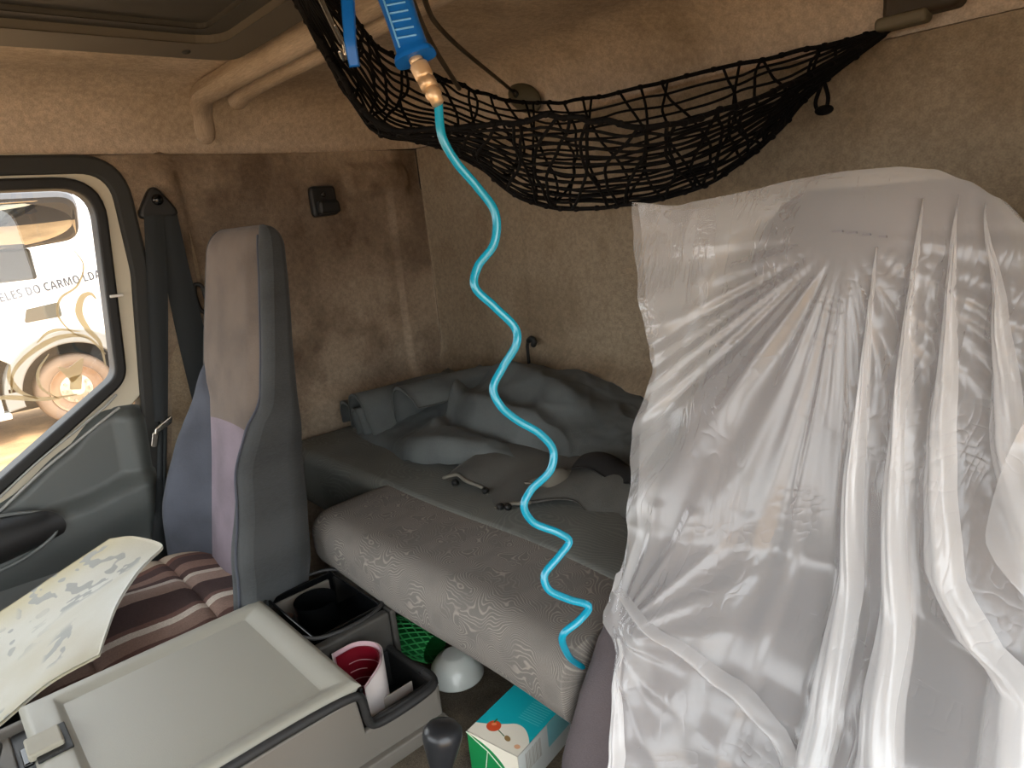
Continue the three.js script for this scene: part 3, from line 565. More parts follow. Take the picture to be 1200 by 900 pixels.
// ---------------------------------------------------------------- blanket and fleece on the bunk
{
  const t = thing('blanket', 'crumpled grey fleece blanket bunched against the rear wall of the bunk', 'blanket', [-1.3, -0.6, -1.15]);
  const zf = tab([[-1.93, -0.99], [-1.80, -0.95], [-1.62, -0.90], [-1.45, -0.885], [-1.25, -0.93], [-1.05, -0.985], [-0.85, -1.03], [-0.6, -1.06]]);
  const crest = tab([[-1.93, -0.53], [-1.80, -0.50], [-1.62, -0.47], [-1.5, -0.452], [-1.36, -0.44], [-1.2, -0.445], [-1.05, -0.47], [-0.85, -0.52], [-0.6, -0.555]]);
  const ridge = (x) => 1 - Math.abs(Math.sin(x));
  const h = (x, v) => {                           // v 0 at the front edge, 1 at the wall
    const y0 = TOP + 0.006, lipH = 0.045 + 0.02 * Math.sin(x * 9 + 1) ;
    let y = y0 + lipH * sst(0.0, 0.1, v) + (crest(x) - y0 - lipH) * sst(0.1, 0.95, v);
    const L = sst(-1.35, -1.6, x);
    const wx = x + 0.05 * Math.sin(v * 5 + x * 6);
    y += L * (0.045 * Math.pow(ridge(wx * 15 + v * 2.2), 1.4) * sst(0.04, 0.3, v) * (0.5 + 0.5 * sst(0.9, 0.5, v)) - 0.014);
    const M1 = sst(-1.62, -1.5, x) * sst(-1.0, -1.2, x);
    const q1 = v - 0.32 - 0.55 * (-1.15 - x), q2 = v - 0.62 - 0.75 * (-1.15 - x);
    y += M1 * (0.03 * Math.exp(-q1 * q1 / 0.008) - 0.026 * Math.exp(-Math.pow(q1 + 0.13, 2) / 0.003) + 0.03 * Math.exp(-q2 * q2 / 0.01));
    const R = sst(-1.28, -1.12, x); y += R * (0.024 * Math.sin(clamp((v - 0.12) / 0.7) * Math.PI) + 0.012 * Math.sin(x * 8) * v);
    y += 0.012 * (fbm(x * 16 + 70, v * 6 + 30, 997, 3, 7) - 0.5) + 0.006 * Math.pow(1 - Math.abs(2 * vnoise(x * 13 + v * 4 + 60, v * 4 - x * 3 + 60, 997, 15) - 1), 3);
    return y;
  };
  const main = sheet(150, 80, (u, v) => { const x = lerp(-1.915, -0.55, u), z0 = zf(x) + 0.012 * Math.sin(x * 17), z = lerp(z0, -1.335, v), lip = 0.022 * Math.sin(clamp(v / 0.12) * Math.PI); return [x, h(x, v), z + lip, x, z]; }, 0.008);
  // upright folds of cloth at the left end, open towards the cab
  const hairpin = (prof, z0, z1) => { const c = curve(prof.map(([x, y]) => [x, y, 0])); return sheet(36, 18, (u, v) => { const p = c.getPoint(u), k = 1 - 0.35 * v; return [p.x + 0.05 * v * v + 0.012 * Math.sin(v * 6), lerp(p.y, p.y * 0.72 - 0.13, v * v * 0.6), lerp(z0, z1, v) + 0.014 * Math.sin(u * Math.PI) * k, u * 0.3, v * 0.3]; }, 0.01); };
  part(t, 'folded_cloth', [main, hairpin([[-1.79, -0.575], [-1.775, -0.51], [-1.75, -0.472], [-1.715, -0.462], [-1.685, -0.49], [-1.675, -0.54], [-1.66, -0.585]], -0.925, -1.22), hairpin([[-1.735, -0.585], [-1.738, -0.54], [-1.728, -0.505], [-1.708, -0.505], [-1.70, -0.54], [-1.702, -0.585]], -0.915, -1.1), hairpin([[-1.90, -0.585], [-1.885, -0.54], [-1.86, -0.51], [-1.825, -0.515], [-1.805, -0.55], [-1.80, -0.585]], -0.955, -1.22), hairpin([[-1.66, -0.56], [-1.645, -0.48], [-1.61, -0.445], [-1.56, -0.46], [-1.53, -0.50]], -1.0, -1.3)], M.blanket);
}
{
  const t = thing('fleece_garment', 'grey fleece garment with ragged pale hem and dark lining lying before the blanket', 'garment', [-1.0, -0.6, -0.95]);
  const hem = (x) => -0.85 - 0.02 * Math.sin(x * 26) - 0.012 * Math.sin(x * 61) - 0.10 * sst(-0.98, -0.8, x) + 0.0;
  part(t, 'body', sheet(80, 30, (u, v) => { const x = lerp(-1.23, -0.62, u), z = lerp(hem(x), -1.05 - 0.05 * u, v); return [x, TOP + 0.014 + 0.035 * Math.sin(v * Math.PI * 0.55) + 0.016 * Math.sin(x * 26 + 1) * (1 - v) + 0.02 * sst(-0.95, -0.85, x) * Math.sin(v * 3), z, x, z]; }, 0.006), M.garment);
  part(t, 'hem', (() => { const p = []; for (let i = 0; i <= 60; i++) { const x = lerp(-1.228, -0.95, i / 60); p.push([x, TOP + 0.014 + 0.016 * Math.sin(x * 26 + 1) - 0.002, hem(x) + 0.001]); } return tube(p, 0.0042, 160, 6); })(), M.paleHem, 'pale frayed hem');
  part(t, 'lining', sheet(24, 16, (u, v) => { const x = lerp(-0.955, -0.66, u), z = lerp(-0.985 - 0.03 * u, -1.07, v); return [x, TOP + 0.056 + 0.018 * Math.sin(v * 3) + 0.01 * Math.sin(u * 12), z]; }, 0.005), M.darkLining, 'black lining');
  part(t, 'pocket_flap', sheet(18, 14, (u, v) => { const x = lerp(-1.02, -0.94, u) + 0.03 * v, z = lerp(-0.905, -0.985, v), e = Math.sin(u * Math.PI) * Math.sin(clamp(v + 0.1) * Math.PI * 0.8); return [x, TOP + 0.036 + 0.022 * e + 0.008 * Math.sin(u * 9 + v * 5) * e, z, x, z]; }, 0.004), M.paleHem);
  for (const [x, z] of [-1.205, -1.11, -1.02, -1.005].map((q) => [q, hem(q) + 0.004])) part(t, 'toggle', orient(lathe([[0, 0], [0.006, 0.002], [0.0085, 0.009], [0.006, 0.016], [0.003, 0.02], [0, 0.021]], 10), [x, TOP + 0.008, z], [x + 0.01, TOP + 0.013, z + 0.008]), M.black);
}

// ---------------------------------------------------------------- console between the seats
{
  const t = thing('centre_console', 'grey plastic console with hinged lid, storage bin and open tray between the seats', 'console', [-1.09, -0.872, -0.25]);
  const x0 = -1.285, x1 = -0.895, zr = -0.408, zf = 0.0;
  const bodySide = new THREE.Shape(); // (z, y) profile of the driver-side panel
  bodySide.moveTo(0.25, -0.872); bodySide.lineTo(-0.552, -0.872); bodySide.lineTo(-0.545, -0.79); bodySide.lineTo(-0.425, -0.79); bodySide.lineTo(-0.402, -0.79); bodySide.lineTo(-0.395, -0.722); bodySide.lineTo(0.25, -0.722); bodySide.closePath();
  part(t, 'body_side', extrudeX(bodySide, x1 - 0.012, 0.012, 0.003), M.consoleBody);
  part(t, 'body_side', rbox(x0, x0 + 0.012, -0.872, -0.722, -0.55, 0.25, 0.003), M.consoleBody);
  part(t, 'body_front', rbox(x0, x1, -0.872, -0.735, 0.02, 0.06, 0.004), M.consoleBody);
  part(t, 'plinth', extrudeX(roundedShape([[0.25, -0.872, 0.002], [-0.558, -0.872, 0.004], [-0.552, -0.848, 0.004], [0.25, -0.826, 0.002]]), x1 - 0.004, 0.016, 0.003), M.consoleBody);
  part(t, 'body_rear', rbox(x0, x1 - 0.005, -0.872, -0.795, -0.553, -0.541, 0.004), M.consoleBody);
  part(t, 'body_core', rbox(x0 + 0.012, x1 - 0.012, -0.872, -0.735, -0.40, 0.02, 0.004), M.darkGrey);
  part(t, 'trim_line', tube([[x1 + 0.002, -0.716, 0.2], [x1 + 0.002, -0.716, -0.392], [x1 + 0.002, -0.724, -0.402], [x1 + 0.002, -0.776, -0.41], [x1 + 0.002, -0.785, -0.42], [x1 + 0.002, -0.785, -0.53], [x1 - 0.008, -0.785, -0.546], [x1 - 0.04, -0.785, -0.548]], 0.0075, 90, 8), M.darkGrey, 'black edge trim');
  // lid: border, shallow pan with sloping sides
  const lid = part(t, 'lid', (() => {
    const xi = [x0, x0 + 0.004, x0 + 0.014, x0 + 0.034, x0 + 0.046, x0 + 0.07, x0 + 0.1, -1.09, x1 - 0.1, x1 - 0.05, x1 - 0.04, x1 - 0.018, x1 - 0.006, x1];
    const zi = [zr, zr + 0.004, zr + 0.012, zr + 0.026, zr + 0.05, zr + 0.08, -0.3, -0.2, -0.12, zf - 0.075, zf - 0.055, zf - 0.044, zf - 0.014, zf - 0.004, zf];
    const top = grid(52, 56, (u, v) => {
      const fu = u * (xi.length - 1), a = Math.min(Math.floor(fu), xi.length - 2), x = lerp(xi[a], xi[a + 1], fu - a), fv = v * (zi.length - 1), b = Math.min(Math.floor(fv), zi.length - 2), z = lerp(zi[b], zi[b + 1], fv - b);
      const e = Math.min(x - x0, x1 - x, z - zr, zf - z), pan = Math.min(sst(0.022, 0.05, x - x0), sst(0.018, 0.046, x1 - x), sst(0.016, 0.062, z - zr), sst(0.042, 0.06, zf - z));
      let y = -0.697 - 0.010 * pan; y -= 0.009 * Math.pow(clamp(1 - e / 0.012), 2); return [x, y, z, x, z];
    });
    const rim = [x0, x1, zr, zf]; void rim;
    const skirt = extrudeLid(x0, x1, zr, zf, -0.7115, -0.7055); return [top, skirt];
  })(), M.lid);
  void lid;
  part(t, 'front_ledge', rbox(x0 + 0.02, x1, -0.80, -0.765, zf + 0.022, 0.2, 0.006), M.black);
  const latch = part(lid, 'latch', rbox(-1.165, -1.115, -0.70, -0.687, -0.04, 0.006, 0.004), M.lidBorder);
  void latch;
  part(lid, 'latch_recess', rbox(-1.175, -1.10, -0.698, -0.6945, -0.048, -0.003, 0.0015), M.black);
  part(lid, 'latch_lip', rbox(-1.163, -1.117, -0.706, -0.699, 0.0, 0.013, 0.003), M.blackGloss);
  // glossy bin behind the lid on the passenger side
  const bx0 = -1.283, bx1 = -1.075, bz0 = -0.56, bz1 = -0.418;
  const bin = part(t, 'storage_bin', [rbox(bx0, bx1, -0.79, -0.783, bz0, bz1, 0.003), rbox(bx0, bx0 + 0.005, -0.79, -0.708, bz0, bz1, 0.002), rbox(bx1 - 0.005, bx1, -0.79, -0.708, bz0, bz1, 0.002), rbox(bx0, bx1, -0.79, -0.708, bz0, bz0 + 0.005, 0.002), rbox(bx0, bx1, -0.79, -0.708, bz1 - 0.005, bz1, 0.002)], M.blackGloss, 'glossy black storage bin');
  part(bin, 'rim', tube([[bx0, -0.706, bz0], [bx1, -0.706, bz0], [bx1, -0.706, bz1], [bx0, -0.706, bz1]], 0.004, 80, 6, true), M.darkGrey);
  part(bin, 'cup_ring', (() => { const g = new THREE.CylinderGeometry(0.042, 0.038, 0.065, 28, 1, true); g.translate(-1.215, -0.748, -0.488); return g; })(), M.blackGloss);
  // dark block between bin and tray
  part(t, 'bin_housing', rbox(-1.073, -1.052, -0.85, -0.715, -0.56, -0.41, 0.005), M.midGrey);
  part(t, 'bin_housing', rbox(-1.285, -1.052, -0.86, -0.715, -0.575, -0.562, 0.005), M.midGrey);
  // open tray on the driver side
  const tray = part(t, 'tray', [rbox(-1.05, x1 - 0.012, -0.866, -0.86, -0.545, -0.412, 0.002), rbox(-1.05, -1.045, -0.866, -0.785, -0.545, -0.412, 0.002), rbox(x1 - 0.018, x1 - 0.012, -0.866, -0.785, -0.545, -0.412, 0.002), rbox(-1.05, x1 - 0.012, -0.866, -0.785, -0.548, -0.54, 0.002), rbox(-1.05, x1 - 0.012, -0.866, -0.72, -0.415, -0.409, 0.002)], M.black);
  part(tray, 'tray_rim', tube([[-1.045, -0.783, -0.545], [-0.97, -0.784, -0.546], [x1 - 0.01, -0.785, -0.546], [x1 - 0.004, -0.785, -0.42]], 0.007, 50, 8), M.darkGrey);
}
function extrudeLid(x0, x1, z0, z1, ya, yb) {     // side band of the lid with rounded corners
  const s = roundedShape([[x0, z0, 0.02], [x1, z0, 0.02], [x1, z1, 0.03], [x0, z1, 0.05]]);
  const g = new THREE.ExtrudeGeometry(s, { depth: yb - ya, bevelEnabled: false, curveSegments: 6 });
  const P = g.attributes.position, N = g.attributes.normal; for (let i = 0; i < P.count; i++) { const a = P.getX(i), b = P.getY(i), c = P.getZ(i), na = N.getX(i), nb = N.getY(i), nc = N.getZ(i); P.setXYZ(i, a, yb - c, b); N.setXYZ(i, na, -nc, nb); } return g;
}
{
  const t = thing('parking_brake', 'grey brake lever beyond the console lid', 'lever', [-1.2, -0.872, 0.03]);
  part(t, 'lever', tube([[-1.21, -0.80, 0.08], [-1.205, -0.73, 0.05], [-1.20, -0.70, 0.038]], 0.009, 20, 10), M.midGrey);
  part(t, 'base', rbox(-1.235, -1.17, -0.872, -0.79, 0.062, 0.16, 0.008), M.black);
}
{ // rolled maroon brochure and papers in the tray
  const t = thing('brochure', 'maroon and white brochure curled upright in the console tray', 'brochure', [-0.99, -0.859, -0.46]);
  const mar = std({ map: dataTex(256, 256, (u, v) => { const l = (v > 0.15 && v < 0.85 && Math.abs(((v * 7) % 1) - 0.5) < 0.045 && u > 0.12 && u < 0.75 && hash(Math.floor(v * 7), 1, 3) > 0.1 && u < 0.3 + 0.45 * hash(Math.floor(v * 7), 2, 3)) ? 1 : 0; return l ? [0.85, 0.72, 0.72] : [0.47, 0.07, 0.13]; }), roughness: 0.35 });
  const path = curve([[-1.035, 0, -0.43], [-1.028, 0, -0.475], [-0.995, 0, -0.497], [-0.962, 0, -0.478], [-0.945, 0, -0.435]]);
  const pg = (o, y1) => sheet(40, 14, (u, v) => { const p = path.getPoint(u), c = [-0.99, -0.45], k = 1 + o, yt = y1 - 0.045 * Math.pow(u, 2) - 0.02 * (1 - u); return [c[0] + (p.x - c[0]) * k, lerp(-0.857, yt, v), c[1] + (p.z - c[1]) * k, u, v]; }, 0.0012);
  part(t, 'cover_page', pg(-0.1, -0.712), mar, 'maroon printed page');
  part(t, 'page', pg(0.0, -0.705), std({ color: '#d8b7bd', roughness: 0.5 }), 'pale pink page');
  part(t, 'page', pg(0.07, -0.707), std({ color: '#e9e0dc', roughness: 0.5 }), 'white page');
}
single('paper_card', 'small grey white card standing in the console tray behind the brochure', 'card', rbox(-0.955, -0.952, -0.858, -0.80, -0.53, -0.47, 0.001).rotateY(0.0), std({ color: '#bdb5ad', roughness: 0.7 }), [-0.95, -0.858, -0.5]);

// ---------------------------------------------------------------- pale board on the passenger seat
{
  const near = [[-1.31, -0.690, -0.125], [-1.31, -0.700, -0.05], [-1.31, -0.735, 0.034], [-1.31, -0.78, 0.16], [-1.31, -0.83, 0.5]];
  const far = [[-1.62, -0.604, -0.233], [-1.62, -0.640, -0.126], [-1.62, -0.676, -0.019], [-1.62, -0.72, 0.15], [-1.62, -0.80, 0.5]];
  const cn = curve(near), cf = curve(far), end = curve([[-1.62, -0.604, -0.233], [-1.59, -0.606, -0.273], [-1.54, -0.628, -0.312], [-1.505, -0.634, -0.277], [-1.48, -0.638, -0.249], [-1.40, -0.653, -0.186], [-1.345, -0.677, -0.148], [-1.312, -0.69, -0.128]]);
  const g = sheet(60, 60, (u, v) => {              // u far to near, v from the curved end forwards
    const a = cf.getPoint(v), b = cn.getPoint(v), e = end.getPoint(u), k = Math.pow(1 - v, 3.0), q = a.clone().lerp(b, u);
    const a0 = cf.getPoint(0).lerp(cn.getPoint(0), u); q.add(e.sub(a0).multiplyScalar(k)); q.y -= 0.012 * Math.sin(u * Math.PI) * (1 - k);
    return [q.x, q.y, q.z, v * 0.9, u];
  }, 0.006);
  single('patterned_board', 'pale cream board with faded grey blotches lying across the passenger seat', 'board', g, M.board, [-1.46, -0.8, 0.1]);
}

// ---------------------------------------------------------------- things on the tunnel floor
{
  const t = thing('gear_lever', 'short black gear lever standing beside the console', 'lever', [-0.70, -0.872, -0.40]);
  const P0 = [-0.668, -0.722, -0.393], P1 = [-0.672, -0.642, -0.412];
  part(t, 'knob', orient(lathe([[0, 0], [0.013, 0.0], [0.014, 0.006], [0.0175, 0.02], [0.024, 0.042], [0.027, 0.055], [0.026, 0.064], [0.02, 0.071], [0.01, 0.074], [0, 0.0745]], 28), P0, P1), plastic('#25272a', 0.32, { bumpScale: 0 }));
  part(t, 'collar', orient(lathe([[0, -0.02], [0.02, -0.02], [0.023, -0.014], [0.023, -0.006], [0.018, -0.001], [0, 0]], 24), P0, P1), M.black);
  part(t, 'shaft', tube([[-0.667, -0.87, -0.378], [-0.668, -0.735, -0.391]], 0.009, 6, 10), M.black);
  part(t, 'boot', orient(lathe([[0.055, 0], [0.05, 0.012], [0.042, 0.02], [0.034, 0.032], [0.03, 0.04], [0.014, 0.062], [0.011, 0.066]], 20), [-0.667, -0.871, -0.379], [-0.668, -0.79, -0.387]), M.rubber);
}
{ // printed carton, its green end towards the camera
  const t = thing('juice_carton', 'turquoise and white food carton with tomatoes and a green end', 'carton', [-0.76, -0.872, -0.62]);
  const W = 0.102, H = 0.072, L = 0.22, turn = 0.17;
  const topTex = canvasTex(512, 1024, (c, w, h) => {
    c.fillStyle = '#f1ead8'; c.fillRect(0, 0, w, h); c.fillStyle = '#16b3bd'; c.beginPath(); c.moveTo(0, 0); c.lineTo(w, 0); c.lineTo(w, h * 0.86); c.quadraticCurveTo(w * 0.72, h * 0.70, w * 0.5, h * 0.78); c.quadraticCurveTo(w * 0.25, h * 0.86, 0, h * 0.9); c.closePath(); c.fill();
    c.strokeStyle = 'rgba(180,235,235,0.55)'; c.lineWidth = 5; for (let i = 0; i < 9; i++) { c.beginPath(); c.moveTo(w * 0.52, h * (0.5 + i * 0.024)); c.lineTo(w * 0.92, h * (0.5 + i * 0.024)); c.stroke(); }
    c.fillStyle = '#e9e2c8'; c.beginPath(); c.ellipse(w * 0.42, h * 0.36, 90, 70, 0, 0, 7); c.fill(); c.fillStyle = '#a9873f'; c.beginPath(); c.ellipse(w * 0.47, h * 0.345, 46, 30, 0.3, 0, 7); c.fill(); c.fillStyle = '#6d8f3c'; c.beginPath(); c.ellipse(w * 0.38, h * 0.38, 30, 18, 0.2, 0, 7); c.fill();
    c.fillStyle = '#f0e9d8'; c.beginPath(); c.ellipse(w * 0.82, h * 0.42, 66, 62, 0, 0, 7); c.fill(); c.fillStyle = '#d4492a'; c.beginPath(); c.ellipse(w * 0.83, h * 0.42, 44, 42, 0, 0, 7); c.fill(); c.fillStyle = '#4d7b32'; c.beginPath(); c.ellipse(w * 0.76, h * 0.43, 16, 24, 0, 0, 7); c.fill();
    c.fillStyle = '#d9532c'; c.beginPath(); c.ellipse(w * 0.3, h * 0.86, 62, 54, 0, 0, 7); c.fill(); c.fillStyle = '#f08b5c'; c.beginPath(); c.ellipse(w * 0.28, h * 0.845, 22, 15, -0.4, 0, 7); c.fill(); c.fillStyle = '#3c6b2d'; c.fillRect(w * 0.24, h * 0.79, 14, 44);
    c.strokeStyle = '#3f6b3a'; c.lineWidth = 8; c.beginPath(); c.moveTo(w * 0.42, h * 0.875); c.lineTo(w * 0.58, h * 0.90); c.stroke(); c.fillStyle = '#9a7a4a'; c.beginPath(); c.ellipse(w * 0.65, h * 0.905, 34, 20, 0.4, 0, 7); c.fill(); c.fillStyle = '#eab48a'; c.beginPath(); c.ellipse(w * 0.88, h * 0.93, 26, 20, 0, 0, 7); c.fill();
  });
  const endTex = canvasTex(512, 512, (c, w, h) => { c.fillStyle = '#f1ead8'; c.fillRect(0, 0, w, h); c.fillStyle = '#178a4c'; c.beginPath(); c.moveTo(0, 20); c.bezierCurveTo(w * 0.45, 30, w * 0.86, h * 0.4, w * 0.86, h); c.lineTo(0, h); c.closePath(); c.fill(); });
  const sideTex = canvasTex(512, 256, (c, w, h) => { c.fillStyle = '#dfe3de'; c.fillRect(0, 0, w, h); c.fillStyle = '#8ccfd4'; c.fillRect(w * 0.35, 0, w * 0.65, h * 0.6); c.fillStyle = '#b9b4a8'; for (let i = 0; i < 14; i++) c.fillRect(40 + i * 7, 30, i % 3 ? 3 : 5, 120); });
  const face = (a, b, c2, d, tex) => { const g = new THREE.BufferGeometry(); g.setAttribute('position', new THREE.Float32BufferAttribute([...a, ...b, ...c2, ...d], 3)); g.setAttribute('uv', new THREE.Float32BufferAttribute([0, 0, 1, 0, 1, 1, 0, 1], 2)); g.setIndex([0, 1, 2, 0, 2, 3]); g.computeVertexNormals(); return [g, std({ map: tex, roughness: 0.35 })]; };
  const ox = -0.781, oz = -0.519, R = (lx, ly, lz) => [ox + lx * Math.cos(turn) + lz * Math.sin(turn), -0.872 + ly, oz - lx * Math.sin(turn) + lz * Math.cos(turn)];
  const e = 0.0006;
  const boxg = rbox(0.001, W - 0.001, 0, H - 0.001, -L + 0.001, -0.001, 0.003); boxg.rotateY(turn); boxg.translate(ox, -0.872, oz);
  part(t, 'carton_body', boxg, std({ color: '#d9d6ca', roughness: 0.5 }));
  part(t, 'printed_top', ...face(R(0, H + e, 0), R(W, H + e, 0), R(W, H + e, -L), R(0, H + e, -L), topTex));
  part(t, 'printed_end', ...face(R(0, 0, e), R(W, 0, e), R(W, H, e), R(0, H, e), endTex), 'green end flap');
  part(t, 'printed_side', ...face(R(W + e, 0, 0), R(W + e, 0, -L), R(W + e, H, -L), R(W + e, H, 0), sideTex));
  const fl = (a, b) => tube([R(...a), R(...b)], 0.0009, 6, 5), flapMat = std({ color: '#cfe0c4', roughness: 0.5 });
  part(t, 'flap_edge', [fl([0, H, 0.002], [0.042, 0.055, 0.002]), fl([0.042, 0.055, 0.002], [0.03, 0.0, 0.002]), fl([0.042, 0.055, 0.002], [0.07, 0.035, 0.002])], flapMat);
}
{ // white bowl turned upside down
  const g = lathe([[0, 0.052], [0.03, 0.053], [0.034, 0.049], [0.05, 0.042], [0.063, 0.028], [0.07, 0.01], [0.0735, 0.004], [0.0735, 0.0005], [0.070, 0.0005], [0.066, 0.008], [0.058, 0.026], [0.045, 0.038], [0.03, 0.044], [0, 0.045]].reverse().map(([a, b]) => [a * 0.74, b * 0.9]), 40);
  g.translate(-0.985, -0.871, -0.648);
  single('bowl', 'white bowl lying upside down on the carpet under the bunk cushion', 'bowl', g, std({ color: '#e6ece6', roughness: 0.25, clearcoat: 0.5 }), [-0.985, -0.871, -0.648]);
}
{ // green net pouch
  const t = thing('net_pouch', 'green plastic net sleeve lying on the carpet beside the white bowl', 'net', [-1.15, -0.871, -0.68]);
  const fold = (u, v) => { const a = u * Math.PI * 2, tt = v, cx = lerp(-1.27, -1.055, tt), cz = lerp(-0.60, -0.65, tt), rx = 0.042 * (0.75 + 0.25 * Math.sin(tt * 3)), ry = 0.026; return [cx + 0.25 * rx * Math.cos(a), -0.845 + ry * Math.sin(a), cz + rx * Math.cos(a)]; };
  part(t, 'sleeve', grid(40, 30, fold), std({ color: '#1a6e36', roughness: 0.5 }));
  const strands = [];
  for (let k = 0; k < 15; k++) for (const s of [-1, 1]) { const p = []; for (let i = 0; i <= 14; i++) { const v = i / 14, q = fold((k / 15 + s * v * 0.45 + 1) % 1, v), c = [lerp(-1.27, -1.055, v), -0.845, lerp(-0.60, -0.65, v)]; p.push(q.map((x, j) => c[j] + (x - c[j]) * 1.05)); } strands.push(new THREE.TubeGeometry(curve(p), 28, 0.0016, 4)); }
  const m = part(t, 'netting', strands, std({ color: '#52c874', roughness: 0.4 })); m.userData.kind = 'stuff';
}

// ---------------------------------------------------------------- roof hatch frame
{
  const t = thing('roof_hatch', 'dark grey moulded roof hatch frame with a recessed panel', 'hatch', [-1.0, 0.36, 0.0]);
  const outer = [[-1.496, -0.645, 0.05], [-1.496, 0.6, 0.05], [-0.5, 0.6, 0.05], [-0.5, -0.64, 0.05]], inn = [[-1.385, -0.575, 0.06], [-1.385, 0.52, 0.06], [-0.6, 0.52, 0.06], [-0.6, -0.575, 0.06]];
  const flat = (outerP, holeP, y0, y1, bev = 0.003) => { const s = roundedShape(outerP); if (holeP) s.holes.push(roundedShape(holeP, THREE.Path)); const g = new THREE.ExtrudeGeometry(s, { depth: y1 - y0 - 2 * bev, bevelEnabled: true, bevelThickness: bev, bevelSize: bev, bevelOffset: -bev, bevelSegments: 2, curveSegments: 8 }); const P = g.attributes.position, N = g.attributes.normal; for (let i = 0; i < P.count; i++) { const a = P.getX(i), b = P.getY(i), c = P.getZ(i), na = N.getX(i), nb = N.getY(i), nc = N.getZ(i); P.setXYZ(i, a, y1 - bev - c, b); N.setXYZ(i, na, -nc, nb); } return g; };
  part(t, 'flange', flat(outer, inn, 0.352, 0.384), M.hatch);
  const wall = offsetPoly(inn, 0.004);
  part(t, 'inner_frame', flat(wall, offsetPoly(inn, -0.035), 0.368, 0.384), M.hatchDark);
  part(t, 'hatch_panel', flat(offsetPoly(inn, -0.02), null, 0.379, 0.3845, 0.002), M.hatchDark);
  part(t, 'screw_cap', (() => { const g = new THREE.SphereGeometry(0.009, 12, 8); g.scale(1.4, 0.4, 0.8); g.translate(-1.44, 0.351, -0.53); return g; })(), M.rubber);
}
